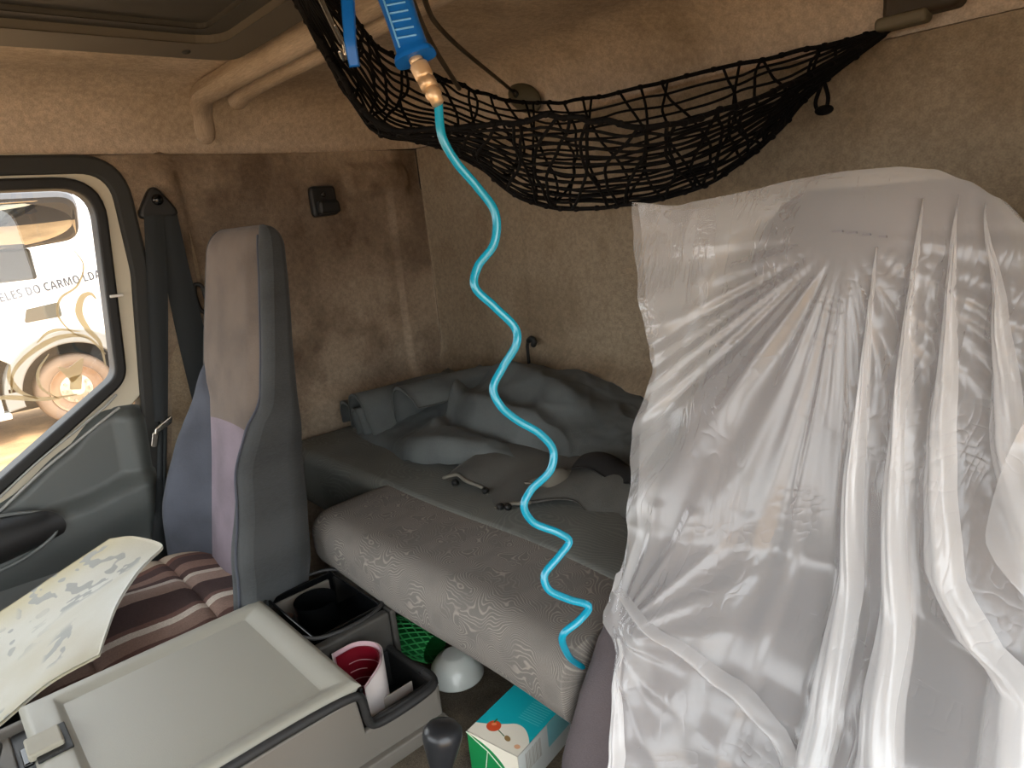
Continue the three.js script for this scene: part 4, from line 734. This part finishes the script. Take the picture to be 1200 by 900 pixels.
// ---------------------------------------------------------------- cargo net
{
  const t = thing('cargo_net', 'black knotted cargo net slung like a hammock below the roof', 'net', [-0.9, 0.2, -0.95]);
  const rear = curve([[-0.929, 0.323, -0.54], [-1.0, 0.318, -0.63], [-1.118, 0.298, -0.76], [-1.199, 0.27, -0.974], [-1.233, 0.246, -1.175], [-1.135, 0.228, -1.242], [-0.965, 0.225, -1.274], [-0.761, 0.228, -1.307], [-0.609, 0.235, -1.34], [-0.488, 0.236, -1.362]]);
  const low = curve([[-0.99, 0.333, -0.533], [-1.053, 0.261, -0.608], [-1.10, 0.215, -0.672], [-1.14, 0.16, -0.744], [-1.10, 0.139, -0.818], [-1.053, 0.089, -0.896], [-0.979, 0.0135, -0.954], [-0.928, -0.004, -0.994], [-0.836, -0.011, -1.034], [-0.738, -0.001, -1.085], [-0.668, 0.027, -1.14], [-0.62, 0.075, -1.20], [-0.575, 0.148, -1.27], [-0.490, 0.229, -1.36]]);
  const fore = curve([[-1.007, 0.34, -0.533], [-1.022, 0.288, -0.578], [-1.035, 0.214, -0.628], [-1.022, 0.157, -0.675], [-0.924, 0.137, -0.722], [-0.856, 0.134, -0.773], [-0.784, 0.135, -0.817], [-0.721, 0.12, -0.862], [-0.658, 0.101, -0.928], [-0.617, 0.114, -1.006], [-0.59, 0.142, -1.116], [-0.561, 0.173, -1.24], [-0.491, 0.231, -1.361]]);
  const pt = (u, v) => {                          // v 0 rear rim, 0.55 belly, 1 front rim
    const a = rear.getPoint(u), b = low.getPoint(u), c = fore.getPoint(u), m = 0.55; let p;
    if (v < m) { const k = v / m; p = a.clone().lerp(b, k); p.y -= 0.03 * Math.sin(k * Math.PI) * Math.sin(u * Math.PI); p.z -= 0.03 * Math.sin(k * Math.PI) * Math.sin(u * Math.PI); }
    else { const k = (v - m) / (1 - m); p = b.clone().lerp(c, k); p.z += 0.02 * Math.sin(k * Math.PI) * Math.sin(u * Math.PI); }
    return p;
  };
  const P = (u, v) => { const p = pt(clamp(u), clamp(v)); const s = 0.004 * sst(0, 0.1, u) * sst(1, 0.9, u); return [p.x + s * (vnoise(u * 40, v * 30, 997, 3) - 0.5) * 2, p.y + s * (vnoise(u * 38, v * 26, 997, 7) - 0.5) * 2, p.z + s * (vnoise(u * 42, v * 28, 997, 9) - 0.5) * 2]; };
  const strand = (pts, r, seg) => new THREE.TubeGeometry(curve(pts), seg, r, 5);
  for (const [nm, c, r] of [['rear_rim_cord', 0, 0.0042], ['front_rim_cord', 1, 0.0045], ['belly_cord', 0.55, 0.004]]) { const p = []; for (let i = 0; i <= 40; i++) p.push(P(i / 40, c)); part(t, nm, tube(p, r, 120, 7), M.netCord); }
  const NL = 24;
  for (let k = 1; k < NL; k++) { const p = []; for (let i = 0; i <= 44; i++) { const u = i / 44; p.push(P(u, k / NL + 0.006 * Math.sin(u * 34 + k))); } part(t, 'long_strand', strand(p, 0.0027, 110), M.netCord); }
  const NX = 34;
  for (let k = 1; k < NX; k++) { const p = []; for (let i = 0; i <= 18; i++) { const v = i / 18; p.push(P(k / NX + 0.016 * Math.sin(v * 9 + k * 1.7) + 0.03 * (v - 0.5) * (k % 2 ? 1 : -0.4), v)); } part(t, 'cross_strand', strand(p, 0.003, 40), M.netCord); }
  const knots = []; for (let k = 1; k < NX; k++) for (const v of [0, 0.55, 1]) { const s = new THREE.SphereGeometry(0.0062, 7, 5), q = P(k / NX, v); s.scale(1.3, 0.9, 1); s.translate(...q); knots.push(s); }
  const kn = part(t, 'knots', knots, M.netCord); kn.userData.kind = 'stuff';
  // knotted tail at the right end
  part(t, 'tail_loop', tube([[-0.565, 0.165, -1.29], [-0.574, 0.13, -1.285], [-0.566, 0.117, -1.282], [-0.556, 0.118, -1.282], [-0.552, 0.135, -1.285], [-0.562, 0.165, -1.29]], 0.0035, 40, 6), M.netCord);
  part(t, 'tail_knot', (() => { const g = new THREE.IcosahedronGeometry(0.011, 2); g.scale(1.5, 0.8, 1); g.translate(-0.557, 0.117, -1.281); return g; })(), M.netCord);
  part(t, 'tie_cord', tube([[-0.491, 0.232, -1.361], [-0.475, 0.242, -1.366], [-0.46, 0.25, -1.37]], 0.005, 12, 6), M.netCord);
  part(t, 'tie_cord', tube([[-0.929, 0.323, -0.54], [-0.90, 0.35, -0.50], [-0.88, 0.38, -0.47]], 0.005, 12, 6), M.netCord);
  part(t, 'tie_cord', tube([[-0.99, 0.336, -0.533], [-0.975, 0.36, -0.51], [-0.965, 0.38, -0.50]], 0.006, 12, 6), M.netCord);
}
{ // bracket at the right end, on the rear cove
  const t = thing('net_bracket', 'dark plastic holder on the rear roof edge at the net end', 'bracket', [-0.44, 0.26, -1.37]);
  part(t, 'housing', rbox(-0.492, -0.375, 0.246, 0.31, -1.392, -1.345, 0.012), M.bracket);
  part(t, 'lip', rbox(-0.50, -0.42, 0.233, 0.254, -1.375, -1.335, 0.008), M.bracketLip, 'lighter grey lip');
}
{
  const t = thing('cord_anchor', 'oval dark anchor plate on the rear roof edge above the net', 'anchor', [-1.38, 0.285, -1.375]);
  const g = new THREE.SphereGeometry(1, 28, 16); g.scale(0.064, 0.036, 0.018); g.rotateZ(-0.45); g.translate(-1.385, 0.285, -1.366);
  part(t, 'plate', g, plastic('#4a4636', 0.5));
  part(t, 'eyelet', tube([[-1.41, 0.297, -1.352], [-1.40, 0.306, -1.34], [-1.39, 0.297, -1.345], [-1.40, 0.29, -1.35]], 0.004, 20, 6, true), M.rubber);
}
single('elastic_cord', 'thin dark cord stretched from the oval anchor plate to the roof', 'cord', tube([[-1.402, 0.303, -1.342], [-1.116, 0.341, -0.90], [-0.86, 0.318, -0.66], [-0.72, 0.372, -0.52], [-0.68, 0.384, -0.48]], 0.0045, 60, 8), M.bracket, [-1.1, 0.3, -0.95]);
single('elastic_cord', 'thin dark cord from the roof to mid net, just behind the air gun', 'cord', tube([[-0.70, 0.384, -0.46], [-0.74, 0.32, -0.53], [-0.91, 0.272, -0.70], [-1.04, 0.225, -0.86]], 0.0042, 40, 8), M.bracket, [-0.9, 0.27, -0.7]);
{
  const t = thing('strap_hook', 'grey strap with a bright metal hook beside the net', 'strap', [-0.96, 0.3, -0.56]);
  part(t, 'strap', sheet(4, 20, (u, v) => { const a = [-0.90, 0.36, -0.50], b = [-0.965, 0.262, -0.585]; return [lerp(a[0], b[0], v) + 0.007 * (u - 0.5), lerp(a[1], b[1], v) - 0.006 * Math.sin(v * 3), lerp(a[2], b[2], v) + 0.012 * (u - 0.5)]; }, 0.002), M.strap);
  part(t, 'hook', tube([[-0.952, 0.283, -0.567], [-0.968, 0.262, -0.588], [-0.975, 0.248, -0.592], [-0.968, 0.242, -0.584], [-0.960, 0.25, -0.575]], 0.003, 24, 8), M.steel);
}

// ---------------------------------------------------------------- air gun and its hose
{
  const t = thing('air_gun', 'blue compressed air blow gun hanging from the roof', 'air gun', [-0.66, 0.2, -0.49]);
  const A = new THREE.Vector3(-0.704, 0.292, -0.489), B = new THREE.Vector3(-0.6605, 0.171, -0.489), ax = B.clone().sub(A).normalize(), side = new THREE.Vector3(0.72, 0, 0.69).cross(ax).normalize(), dep = ax.clone().cross(side).normalize();
  const at = (s, a, b) => { const p = A.clone().lerp(B, s).addScaledVector(side, a).addScaledVector(dep, b); return [p.x, p.y, p.z]; };
  const hw = tab([[0, 0.021], [0.3, 0.019], [0.7, 0.0175], [0.92, 0.018], [0.97, 0.023], [1, 0.0235]]), hd = tab([[0, 0.014], [0.9, 0.012], [0.97, 0.015], [1, 0.015]]);
  part(t, 'grip', [grid(28, 40, (u, v) => { const a = u * Math.PI * 2, c = Math.cos(a), s = Math.sin(a), e = 0.6; return at(v, hw(v) * Math.sign(c) * Math.pow(Math.abs(c), e), hd(v) * Math.sign(s) * Math.pow(Math.abs(s), e)); }), grid(28, 4, (u, v) => { const a = u * Math.PI * 2, c = Math.cos(a), s = Math.sin(a), e = 0.6; return at(1, hw(1) * (1 - v) * Math.sign(c) * Math.pow(Math.abs(c), e), hd(1) * (1 - v) * Math.sign(s) * Math.pow(Math.abs(s), e)); })], M.gunBlue);
  // raised pale ribs of the grip on the face turned to the camera
  const toCam = dep.dot(new THREE.Vector3(0, 0, 0).sub(A)) > 0 ? 1 : -1;
  for (let k = 0; k < 9; k++) { const s = 0.26 + k * 0.073, d = toCam * (hd(s) + 0.0004); part(t, 'grip_rib', tube([at(s - 0.015, -0.0095, d), at(s + 0.015, 0.0095, d)], 0.0011, 6, 6), M.gunPale); }
  part(t, 'grip_rib', tube([at(0.1, -0.0115, toCam * (hd(0.2) + 0.0004)), at(0.9, -0.0115, toCam * (hd(0.9) + 0.0004))], 0.0012, 20, 6), M.gunPale);
  part(t, 'trigger', sheet(6, 30, (u, v) => { const p = curve([[-0.745, 0.33, -0.455], [-0.716, 0.262, -0.450], [-0.705, 0.22, -0.440], [-0.701, 0.19, -0.435], [-0.704, 0.169, -0.438]]).getPoint(v), w = lerp(0.008, 0.0055, v); return [p.x + w * (u - 0.5) * 1.3, p.y, p.z - w * (u - 0.5) * 1.5]; }, 0.006), M.gunBlue);
  part(t, 'gun_head', rbox(-0.74, -0.665, 0.29, 0.345, -0.51, -0.46, 0.012), M.gunBlue);
  part(t, 'hanger', tube([[-0.70, 0.34, -0.485], [-0.70, 0.366, -0.485], [-0.695, 0.382, -0.48]], 0.004, 14, 8), M.steel);
  const C0 = [-0.6605, 0.171, -0.489], C1 = [-0.637, 0.122, -0.494], L = V(C1).distanceTo(V(C0));
  const prof = (a) => orient(lathe(a.map(([r, s]) => [r, s * L]), 24), C0, C1), hex = (a) => orient(lathe(a.map(([r, s]) => [r, s * L]), 6), C0, C1);
  part(t, 'coupling', prof([[0, -0.05], [0.008, -0.05], [0.008, 0.08], [0.006, 0.1], [0.006, 0.14], [0, 0.14]]), M.brass, 'brass coupling');
  part(t, 'coupling', prof([[0, 0.12], [0.0095, 0.12], [0.0105, 0.15], [0.0105, 0.40], [0.009, 0.43], [0.0085, 0.47], [0, 0.47]]), M.brass, 'brass coupling');
  part(t, 'coupling_nut', hex([[0, 0.46], [0.0098, 0.46], [0.0098, 0.68], [0, 0.68]]), M.brass, 'brass hexagon nut');
  part(t, 'coupling', prof([[0, 0.66], [0.0075, 0.66], [0.0075, 0.74], [0.009, 0.76], [0.009, 0.86], [0.0075, 0.88], [0.007, 1.02], [0, 1.02]]), M.brass, 'brass hose tail');
}
{ // stretched coil hose: a coil pulled nearly straight by its own weight
  const pts = [[-0.645, 0.124, -0.501], [-0.642, 0.087, -0.499], [-0.636, 0.059, -0.510], [-0.624, 0.029, -0.528], [-0.611, -0.001, -0.539], [-0.611, -0.035, -0.533], [-0.625, -0.060, -0.516], [-0.625, -0.081, -0.508], [-0.610, -0.108, -0.523], [-0.594, -0.136, -0.538], [-0.591, -0.152, -0.535], [-0.606, -0.180, -0.523], [-0.611, -0.204, -0.508], [-0.603, -0.224, -0.509], [-0.595, -0.246, -0.526], [-0.581, -0.268, -0.549], [-0.574, -0.293, -0.563], [-0.573, -0.316, -0.555], [-0.594, -0.343, -0.537], [-0.597, -0.360, -0.526], [-0.594, -0.386, -0.536], [-0.573, -0.405, -0.560], [-0.566, -0.418, -0.570], [-0.570, -0.434, -0.553], [-0.576, -0.453, -0.530], [-0.571, -0.470, -0.530], [-0.559, -0.490, -0.551], [-0.545, -0.508, -0.575], [-0.546, -0.519, -0.555], [-0.557, -0.533, -0.536], [-0.570, -0.576, -0.552], [-0.593, -0.633, -0.598], [-0.612, -0.695, -0.662]];
  single('coil_hose', 'turquoise coiled air hose hanging loosely from the air gun', 'hose', [tube(pts, 0.0052, 300, 12)], M.hose, [-0.64, -0.3, -0.56]);
}

// ---------------------------------------------------------------- fittings of the side wall
{
  const t = thing('seat_belt', 'black passenger seat belt hanging from its upper anchor on the door pillar', 'seat belt', [-1.91, 0.09, -0.55]);
  const tri = roundedShape([[-0.557, 0.158, 0.022], [-0.617, 0.066, 0.02], [-0.500, 0.066, 0.02]]);
  part(t, 'anchor_cover', extrudeX(tri, XW + 0.012, 0.03, 0.008), M.black);
  part(t, 'anchor_bolt', (() => { const g = new THREE.SphereGeometry(0.014, 18, 12); g.scale(0.7, 1, 1); g.translate(XW + 0.044, 0.112, -0.559); return g; })(), M.blackGloss);
  const strip = (L, R, th, seg = 40) => { const a = curve(L), b = curve(R); return sheet(6, seg, (u, v) => { const p = a.getPoint(v).lerp(b.getPoint(v), u); p.x += 0.004 * Math.sin(u * Math.PI); return [p.x, p.y, p.z, u * 0.05, v * 0.6]; }, th); };
  part(t, 'webbing', strip([[-1.91, 0.075, -0.520], [-1.905, -0.107, -0.488], [-1.90, -0.280, -0.458], [-1.89, -0.435, -0.432]], [[-1.91, 0.075, -0.566], [-1.905, -0.114, -0.535], [-1.90, -0.289, -0.498], [-1.89, -0.442, -0.462]], 0.002), M.web);
  part(t, 'webbing', strip([[-1.915, 0.075, -0.555], [-1.92, -0.1, -0.54], [-1.92, -0.380, -0.54], [-1.92, -0.50, -0.545]], [[-1.915, 0.075, -0.60], [-1.915, -0.1, -0.603], [-1.915, -0.310, -0.612], [-1.91, -0.45, -0.62]], 0.002), M.web);
  part(t, 'webbing', strip([[-1.885, -0.445, -0.438], [-1.88, -0.6, -0.40], [-1.87, -0.757, -0.352], [-1.86, -0.9, -0.33]], [[-1.885, -0.448, -0.448], [-1.878, -0.6, -0.415], [-1.87, -0.776, -0.388], [-1.855, -0.9, -0.37]], 0.002), M.web);
  part(t, 'webbing', strip([[-1.885, -0.45, -0.45], [-1.875, -0.62, -0.412], [-1.85, -0.80, -0.385], [-1.84, -0.9, -0.37]], [[-1.885, -0.45, -0.457], [-1.88, -0.62, -0.42], [-1.85, -0.81, -0.40], [-1.84, -0.9, -0.385]], 0.002), M.web);
  part(t, 'buckle_tongue', [extrudeX(roundedShape([[-0.475, -0.425, 0.006], [-0.425, -0.452, 0.006], [-0.42, -0.470, 0.006], [-0.468, -0.448, 0.006]]), -1.885, 0.012, 0.003), extrudeX(roundedShape([[-0.437, -0.452, 0.004], [-0.418, -0.462, 0.004], [-0.408, -0.495, 0.005], [-0.42, -0.50, 0.005]]), -1.88, 0.004, 0.001)], M.steel, 'metal buckle tongue');
  part(t, 'belt_guide', tube([[-1.925, -0.11, -0.612], [-1.922, -0.113, -0.625], [-1.922, -0.15, -0.632], [-1.922, -0.19, -0.63], [-1.925, -0.175, -0.612]], 0.006, 30, 8, true), M.black);
}
{
  const t = thing('coat_hook', 'black plastic coat hook on the felt side wall', 'hook', [-1.94, 0.085, -1.026]);
  part(t, 'base_plate', extrudeX(roundedShape([[-0.985, 0.125, 0.016], [-1.068, 0.125, 0.016], [-1.072, 0.04, 0.014], [-0.985, 0.035, 0.014]]), XW + 0.004, 0.022, 0.007), M.black);
  part(t, 'hook_arm', [extrudeX(roundedShape([[-0.998, 0.082, 0.012], [-1.064, 0.082, 0.012], [-1.068, 0.045, 0.01], [-0.996, 0.042, 0.01]]), XW + 0.018, 0.03, 0.008)], M.black);
  part(t, 'button', (() => { const g = new THREE.SphereGeometry(0.008, 14, 10); g.scale(0.6, 1, 1); g.translate(XW + 0.027, 0.10, -1.025); return g; })(), M.blackGloss);
}
{
  const t = thing('cable_end', 'thin black cable with a hooked end sticking up behind the blanket', 'cable', [-1.46, -0.45, -1.37]);
  part(t, 'cable', tube([[-1.452, -0.47, -1.355], [-1.452, -0.42, -1.355], [-1.448, -0.385, -1.353], [-1.435, -0.368, -1.352]], 0.0048, 24, 8), M.rubber);
  part(t, 'plug', tube([[-1.44, -0.374, -1.352], [-1.425, -0.366, -1.350], [-1.415, -0.374, -1.35], [-1.42, -0.384, -1.35]], 0.0085, 20, 8), M.rubber);
}
{ // etched floral sticker on the passenger window
  const t = thing('window_decal', 'pale floral scroll sticker with a small butterfly on the door window', 'sticker', [XW, -0.2, -0.27]);
  const dm = std({ color: '#d9cfb8', roughness: 0.55, transmission: 0.8, thickness: 0 });
  const rib = (pts, w0, w1) => { const c = curve(pts.map(([z, y]) => [0, y, z])); return sheet(2, 40, (u, v) => { const p = c.getPoint(v), d = c.getTangent(v), w = lerp(w0, w1, Math.abs(v * 2 - 1)) * (0.4 + 0.6 * Math.sin(clamp(v * 1.02) * Math.PI)); return [XW + 0.0005, p.y - d.z * w * (u - 0.5) * 2, p.z + d.y * w * (u - 0.5) * 2]; }, 0.0008); };
  part(t, 'scroll', rib([[-0.359, 0.012], [-0.372, -0.027], [-0.348, -0.075], [-0.307, -0.10], [-0.294, -0.139], [-0.315, -0.185], [-0.345, -0.206]], 0.003, 0.0022), dm);
  part(t, 'scroll', rib([[-0.381, -0.112], [-0.372, -0.098], [-0.355, -0.102], [-0.338, -0.137], [-0.347, -0.181], [-0.365, -0.217], [-0.366, -0.28]], 0.008, 0.005), dm);
  part(t, 'leaf', rib([[-0.238, -0.195], [-0.262, -0.176], [-0.29, -0.172], [-0.33, -0.185]], 0.004, 0.003), dm);
  part(t, 'scroll', rib([[-0.163, -0.30], [-0.18, -0.25], [-0.23, -0.21], [-0.29, -0.19], [-0.34, -0.20], [-0.372, -0.25]], 0.006, 0.004), dm);
  part(t, 'scroll', rib([[-0.06, -0.30], [-0.142, -0.305], [-0.227, -0.33], [-0.29, -0.335]], 0.006, 0.004), dm);
  part(t, 'scroll', rib([[-0.175, -0.235], [-0.168, -0.265], [-0.18, -0.30], [-0.21, -0.325]], 0.006, 0.004), dm);
  part(t, 'scroll', rib([[-0.255, -0.225], [-0.225, -0.262], [-0.222, -0.30], [-0.25, -0.335]], 0.0035, 0.003), dm);
  const wing = (pts) => extrudeX(roundedShape(pts.map((p) => [...p, 0.004])), XW, 0.0012, 0);
  part(t, 'butterfly', [wing([[-0.262, -0.255], [-0.285, -0.268], [-0.325, -0.245], [-0.312, -0.285], [-0.288, -0.305]]), wing([[-0.285, -0.29], [-0.312, -0.288], [-0.302, -0.325], [-0.278, -0.32]])], dm);
}

// ---------------------------------------------------------------- outside
struct('ground', metreUV(box(-60, 40, -2.5, -2.4, -50, 50), 'x', 'z', 0.2, 0.2), std({ map: dataTex(512, 512, (u, v) => { const k = 0.8 + 0.3 * fbm(u * 20, v * 20, 20, 4, 3) + 0.12 * (hash(Math.floor(u * 512), Math.floor(v * 512), 8) - 0.5); return [0.74 * k, 0.585 * k, 0.41 * k]; }), roughness: 1 }));
{ // kerb mirror outside the passenger door
  const t = thing('kerb_mirror', 'wide grey-backed kerb mirror outside the passenger door window', 'mirror', [-2.36, 0.09, -0.27]);
  const tiltm = (g) => { g.translate(2.35, -0.09, 0.27); g.rotateZ(-0.72); g.rotateY(-0.05); g.translate(-2.35, 0.09, -0.27); return g; };
  const face = [[-0.46, 0.165, 0.05], [-0.46, 0.015, 0.05], [-0.30, -0.005, 0.05], [-0.08, 0.01, 0.06], [-0.08, 0.17, 0.06]];
  part(t, 'housing', tiltm(extrudeX(roundedShape(offsetPoly(face, 0.008)), -2.43, 0.07, 0.02)), std({ color: '#77777a', roughness: 0.5 }));
  part(t, 'mirror_glass', tiltm(sheet(30, 24, (u, v) => { const z = lerp(-0.455, -0.085, u), q = Math.pow(Math.abs(u * 2 - 1), 5), y = lerp(0.005 + 0.03 * q, 0.162 - 0.02 * q, v); return [-2.352 - 1.4 * Math.pow(y - 0.085, 2) - 0.25 * Math.pow(z + 0.27, 2), y, z]; }, -0.003)), std({ color: '#dcdcdc', metalness: 1, roughness: 0.02 }));
  part(t, 'bracket_arm', rbox(-2.42, -2.38, 0.18, 0.4, -0.34, -0.22, 0.01), std({ color: '#77746c', roughness: 0.6 }));
  part(t, 'bracket_arm', rbox(-2.46, -2.42, -0.06, 0.03, -0.34, -0.2, 0.01), std({ color: '#77746c', roughness: 0.6 }));
}
{ // white lorry across the yard
  const t = thing('parked_truck', 'white lorry with grey lettering and a dusty front wheel parked outside', 'truck', [-11.5, -2.4, -1.7]);
  const white = std({ color: '#f1efe8', roughness: 0.35, clearcoat: 0.4 }), grey = std({ color: '#8d8b84', roughness: 0.6 }), dark = std({ color: '#3b3936', roughness: 0.8 });
  const X = -11.3, turnY = (g) => g;
  // cab side with the wheel arch cut out
  const s = new THREE.Shape(); s.moveTo(2.6, -1.22); s.lineTo(-0.86, -1.22); s.absarc(-1.72, -1.86, 0.80, 0.62, Math.PI - 0.62, false);
  s.lineTo(-2.75, -1.22); s.lineTo(-3.0, 0.6); s.lineTo(2.6, 0.6); s.closePath();
  part(t, 'cab_side', turnY(extrudeX(s, X - 0.25, 0.25, 0.03)), white);
  part(t, 'cab_body', rbox(X - 2.4, X - 0.24, -1.2, 0.6, -2.9, 2.6, 0.05), white);
  const arch = new THREE.Shape(); arch.absarc(-1.72, -1.86, 0.86, -0.15, Math.PI + 0.15, false); arch.absarc(-1.72, -1.86, 0.66, Math.PI + 0.15, -0.15, true); arch.closePath();
  part(t, 'wheel_arch', extrudeX(arch, X - 0.3, 0.34, 0.02, 24), grey);
  part(t, 'sill', rbox(X - 0.3, X + 0.02, -2.0, -1.5, -0.82, 2.6, 0.04), std({ color: '#d9d7cf', roughness: 0.4 }));
  part(t, 'step', rbox(X - 0.2, X + 0.1, -2.07, -1.99, -0.88, 2.6, 0.02), white);
  part(t, 'marker_lamp', rbox(X, X + 0.04, -1.75, -1.66, -1.05, -0.9, 0.02), std({ color: '#e06c08', roughness: 0.3 }));
  part(t, 'door_handle', extrudeX(roundedShape([[-1.36, -0.66, 0.03], [-1.75, -0.62, 0.03], [-1.75, -0.82, 0.03], [-1.30, -0.84, 0.03]]), X - 0.01, 0.02, 0.003), std({ color: '#5b5648', roughness: 0.6 }));
  part(t, 'body_line', rbox(X - 0.01, X + 0.012, -1.16, -1.12, -2.7, -1.35, 0.005), std({ color: '#cbbd9a', roughness: 0.6 }));
  // wheel
  const W = (p) => { const g = lathe(p, 48); g.rotateZ(-Math.PI / 2); g.translate(X - 0.18, -1.88, -1.72); return g; };
  const wheel = part(t, 'tyre', W([[0.33, 0.1], [0.40, 0.14], [0.47, 0.12], [0.505, 0.07], [0.515, -0.1], [0.4, -0.16], [0.3, -0.1]]), std({ color: '#8a7561', roughness: 0.95 }));
  part(wheel, 'rim', W([[0, 0.02], [0.2, 0.02], [0.24, 0.05], [0.30, 0.04], [0.33, 0.11], [0.345, 0.12], [0.345, 0.0]]), std({ color: '#a28468', roughness: 0.7 }));
  part(wheel, 'hub', W([[0, 0.17], [0.075, 0.165], [0.09, 0.15], [0.1, 0.08], [0.20, 0.06], [0.21, 0.0]]), std({ color: '#cfc4ad', roughness: 0.5 }));
  for (let k = 0; k < 10; k++) { const a = k / 10 * Math.PI * 2, g = new THREE.CylinderGeometry(0.02, 0.022, 0.06, 6); g.rotateZ(-Math.PI / 2); g.translate(X - 0.09, -1.88 + 0.165 * Math.sin(a), -1.72 + 0.165 * Math.cos(a)); part(wheel, 'wheel_nut', g, std({ color: '#b5a58c', roughness: 0.5 })); }
  part(t, 'chassis', rbox(X - 2.2, X - 0.5, -2.1, -1.1, -6, 2.4, 0.03), dark);
  const font = await new FontLoader().loadAsync('fonts/droid/droid_sans_bold.typeface.json');
  const txt = new TextGeometry('ELES DO CARMO LDA', { font, size: 0.115, depth: 0.004, curveSegments: 4 }); txt.computeBoundingBox(); const tw = txt.boundingBox.max.x;
  txt.scale(1.26 / tw, 1, 1); txt.rotateY(Math.PI / 2); txt.rotateX(0.13); txt.translate(X + 0.001, -0.525, -1.1);
  part(t, 'lettering', txt, std({ color: '#4b4a4d', roughness: 0.6 }));
}
renderer.render(scene, camera);
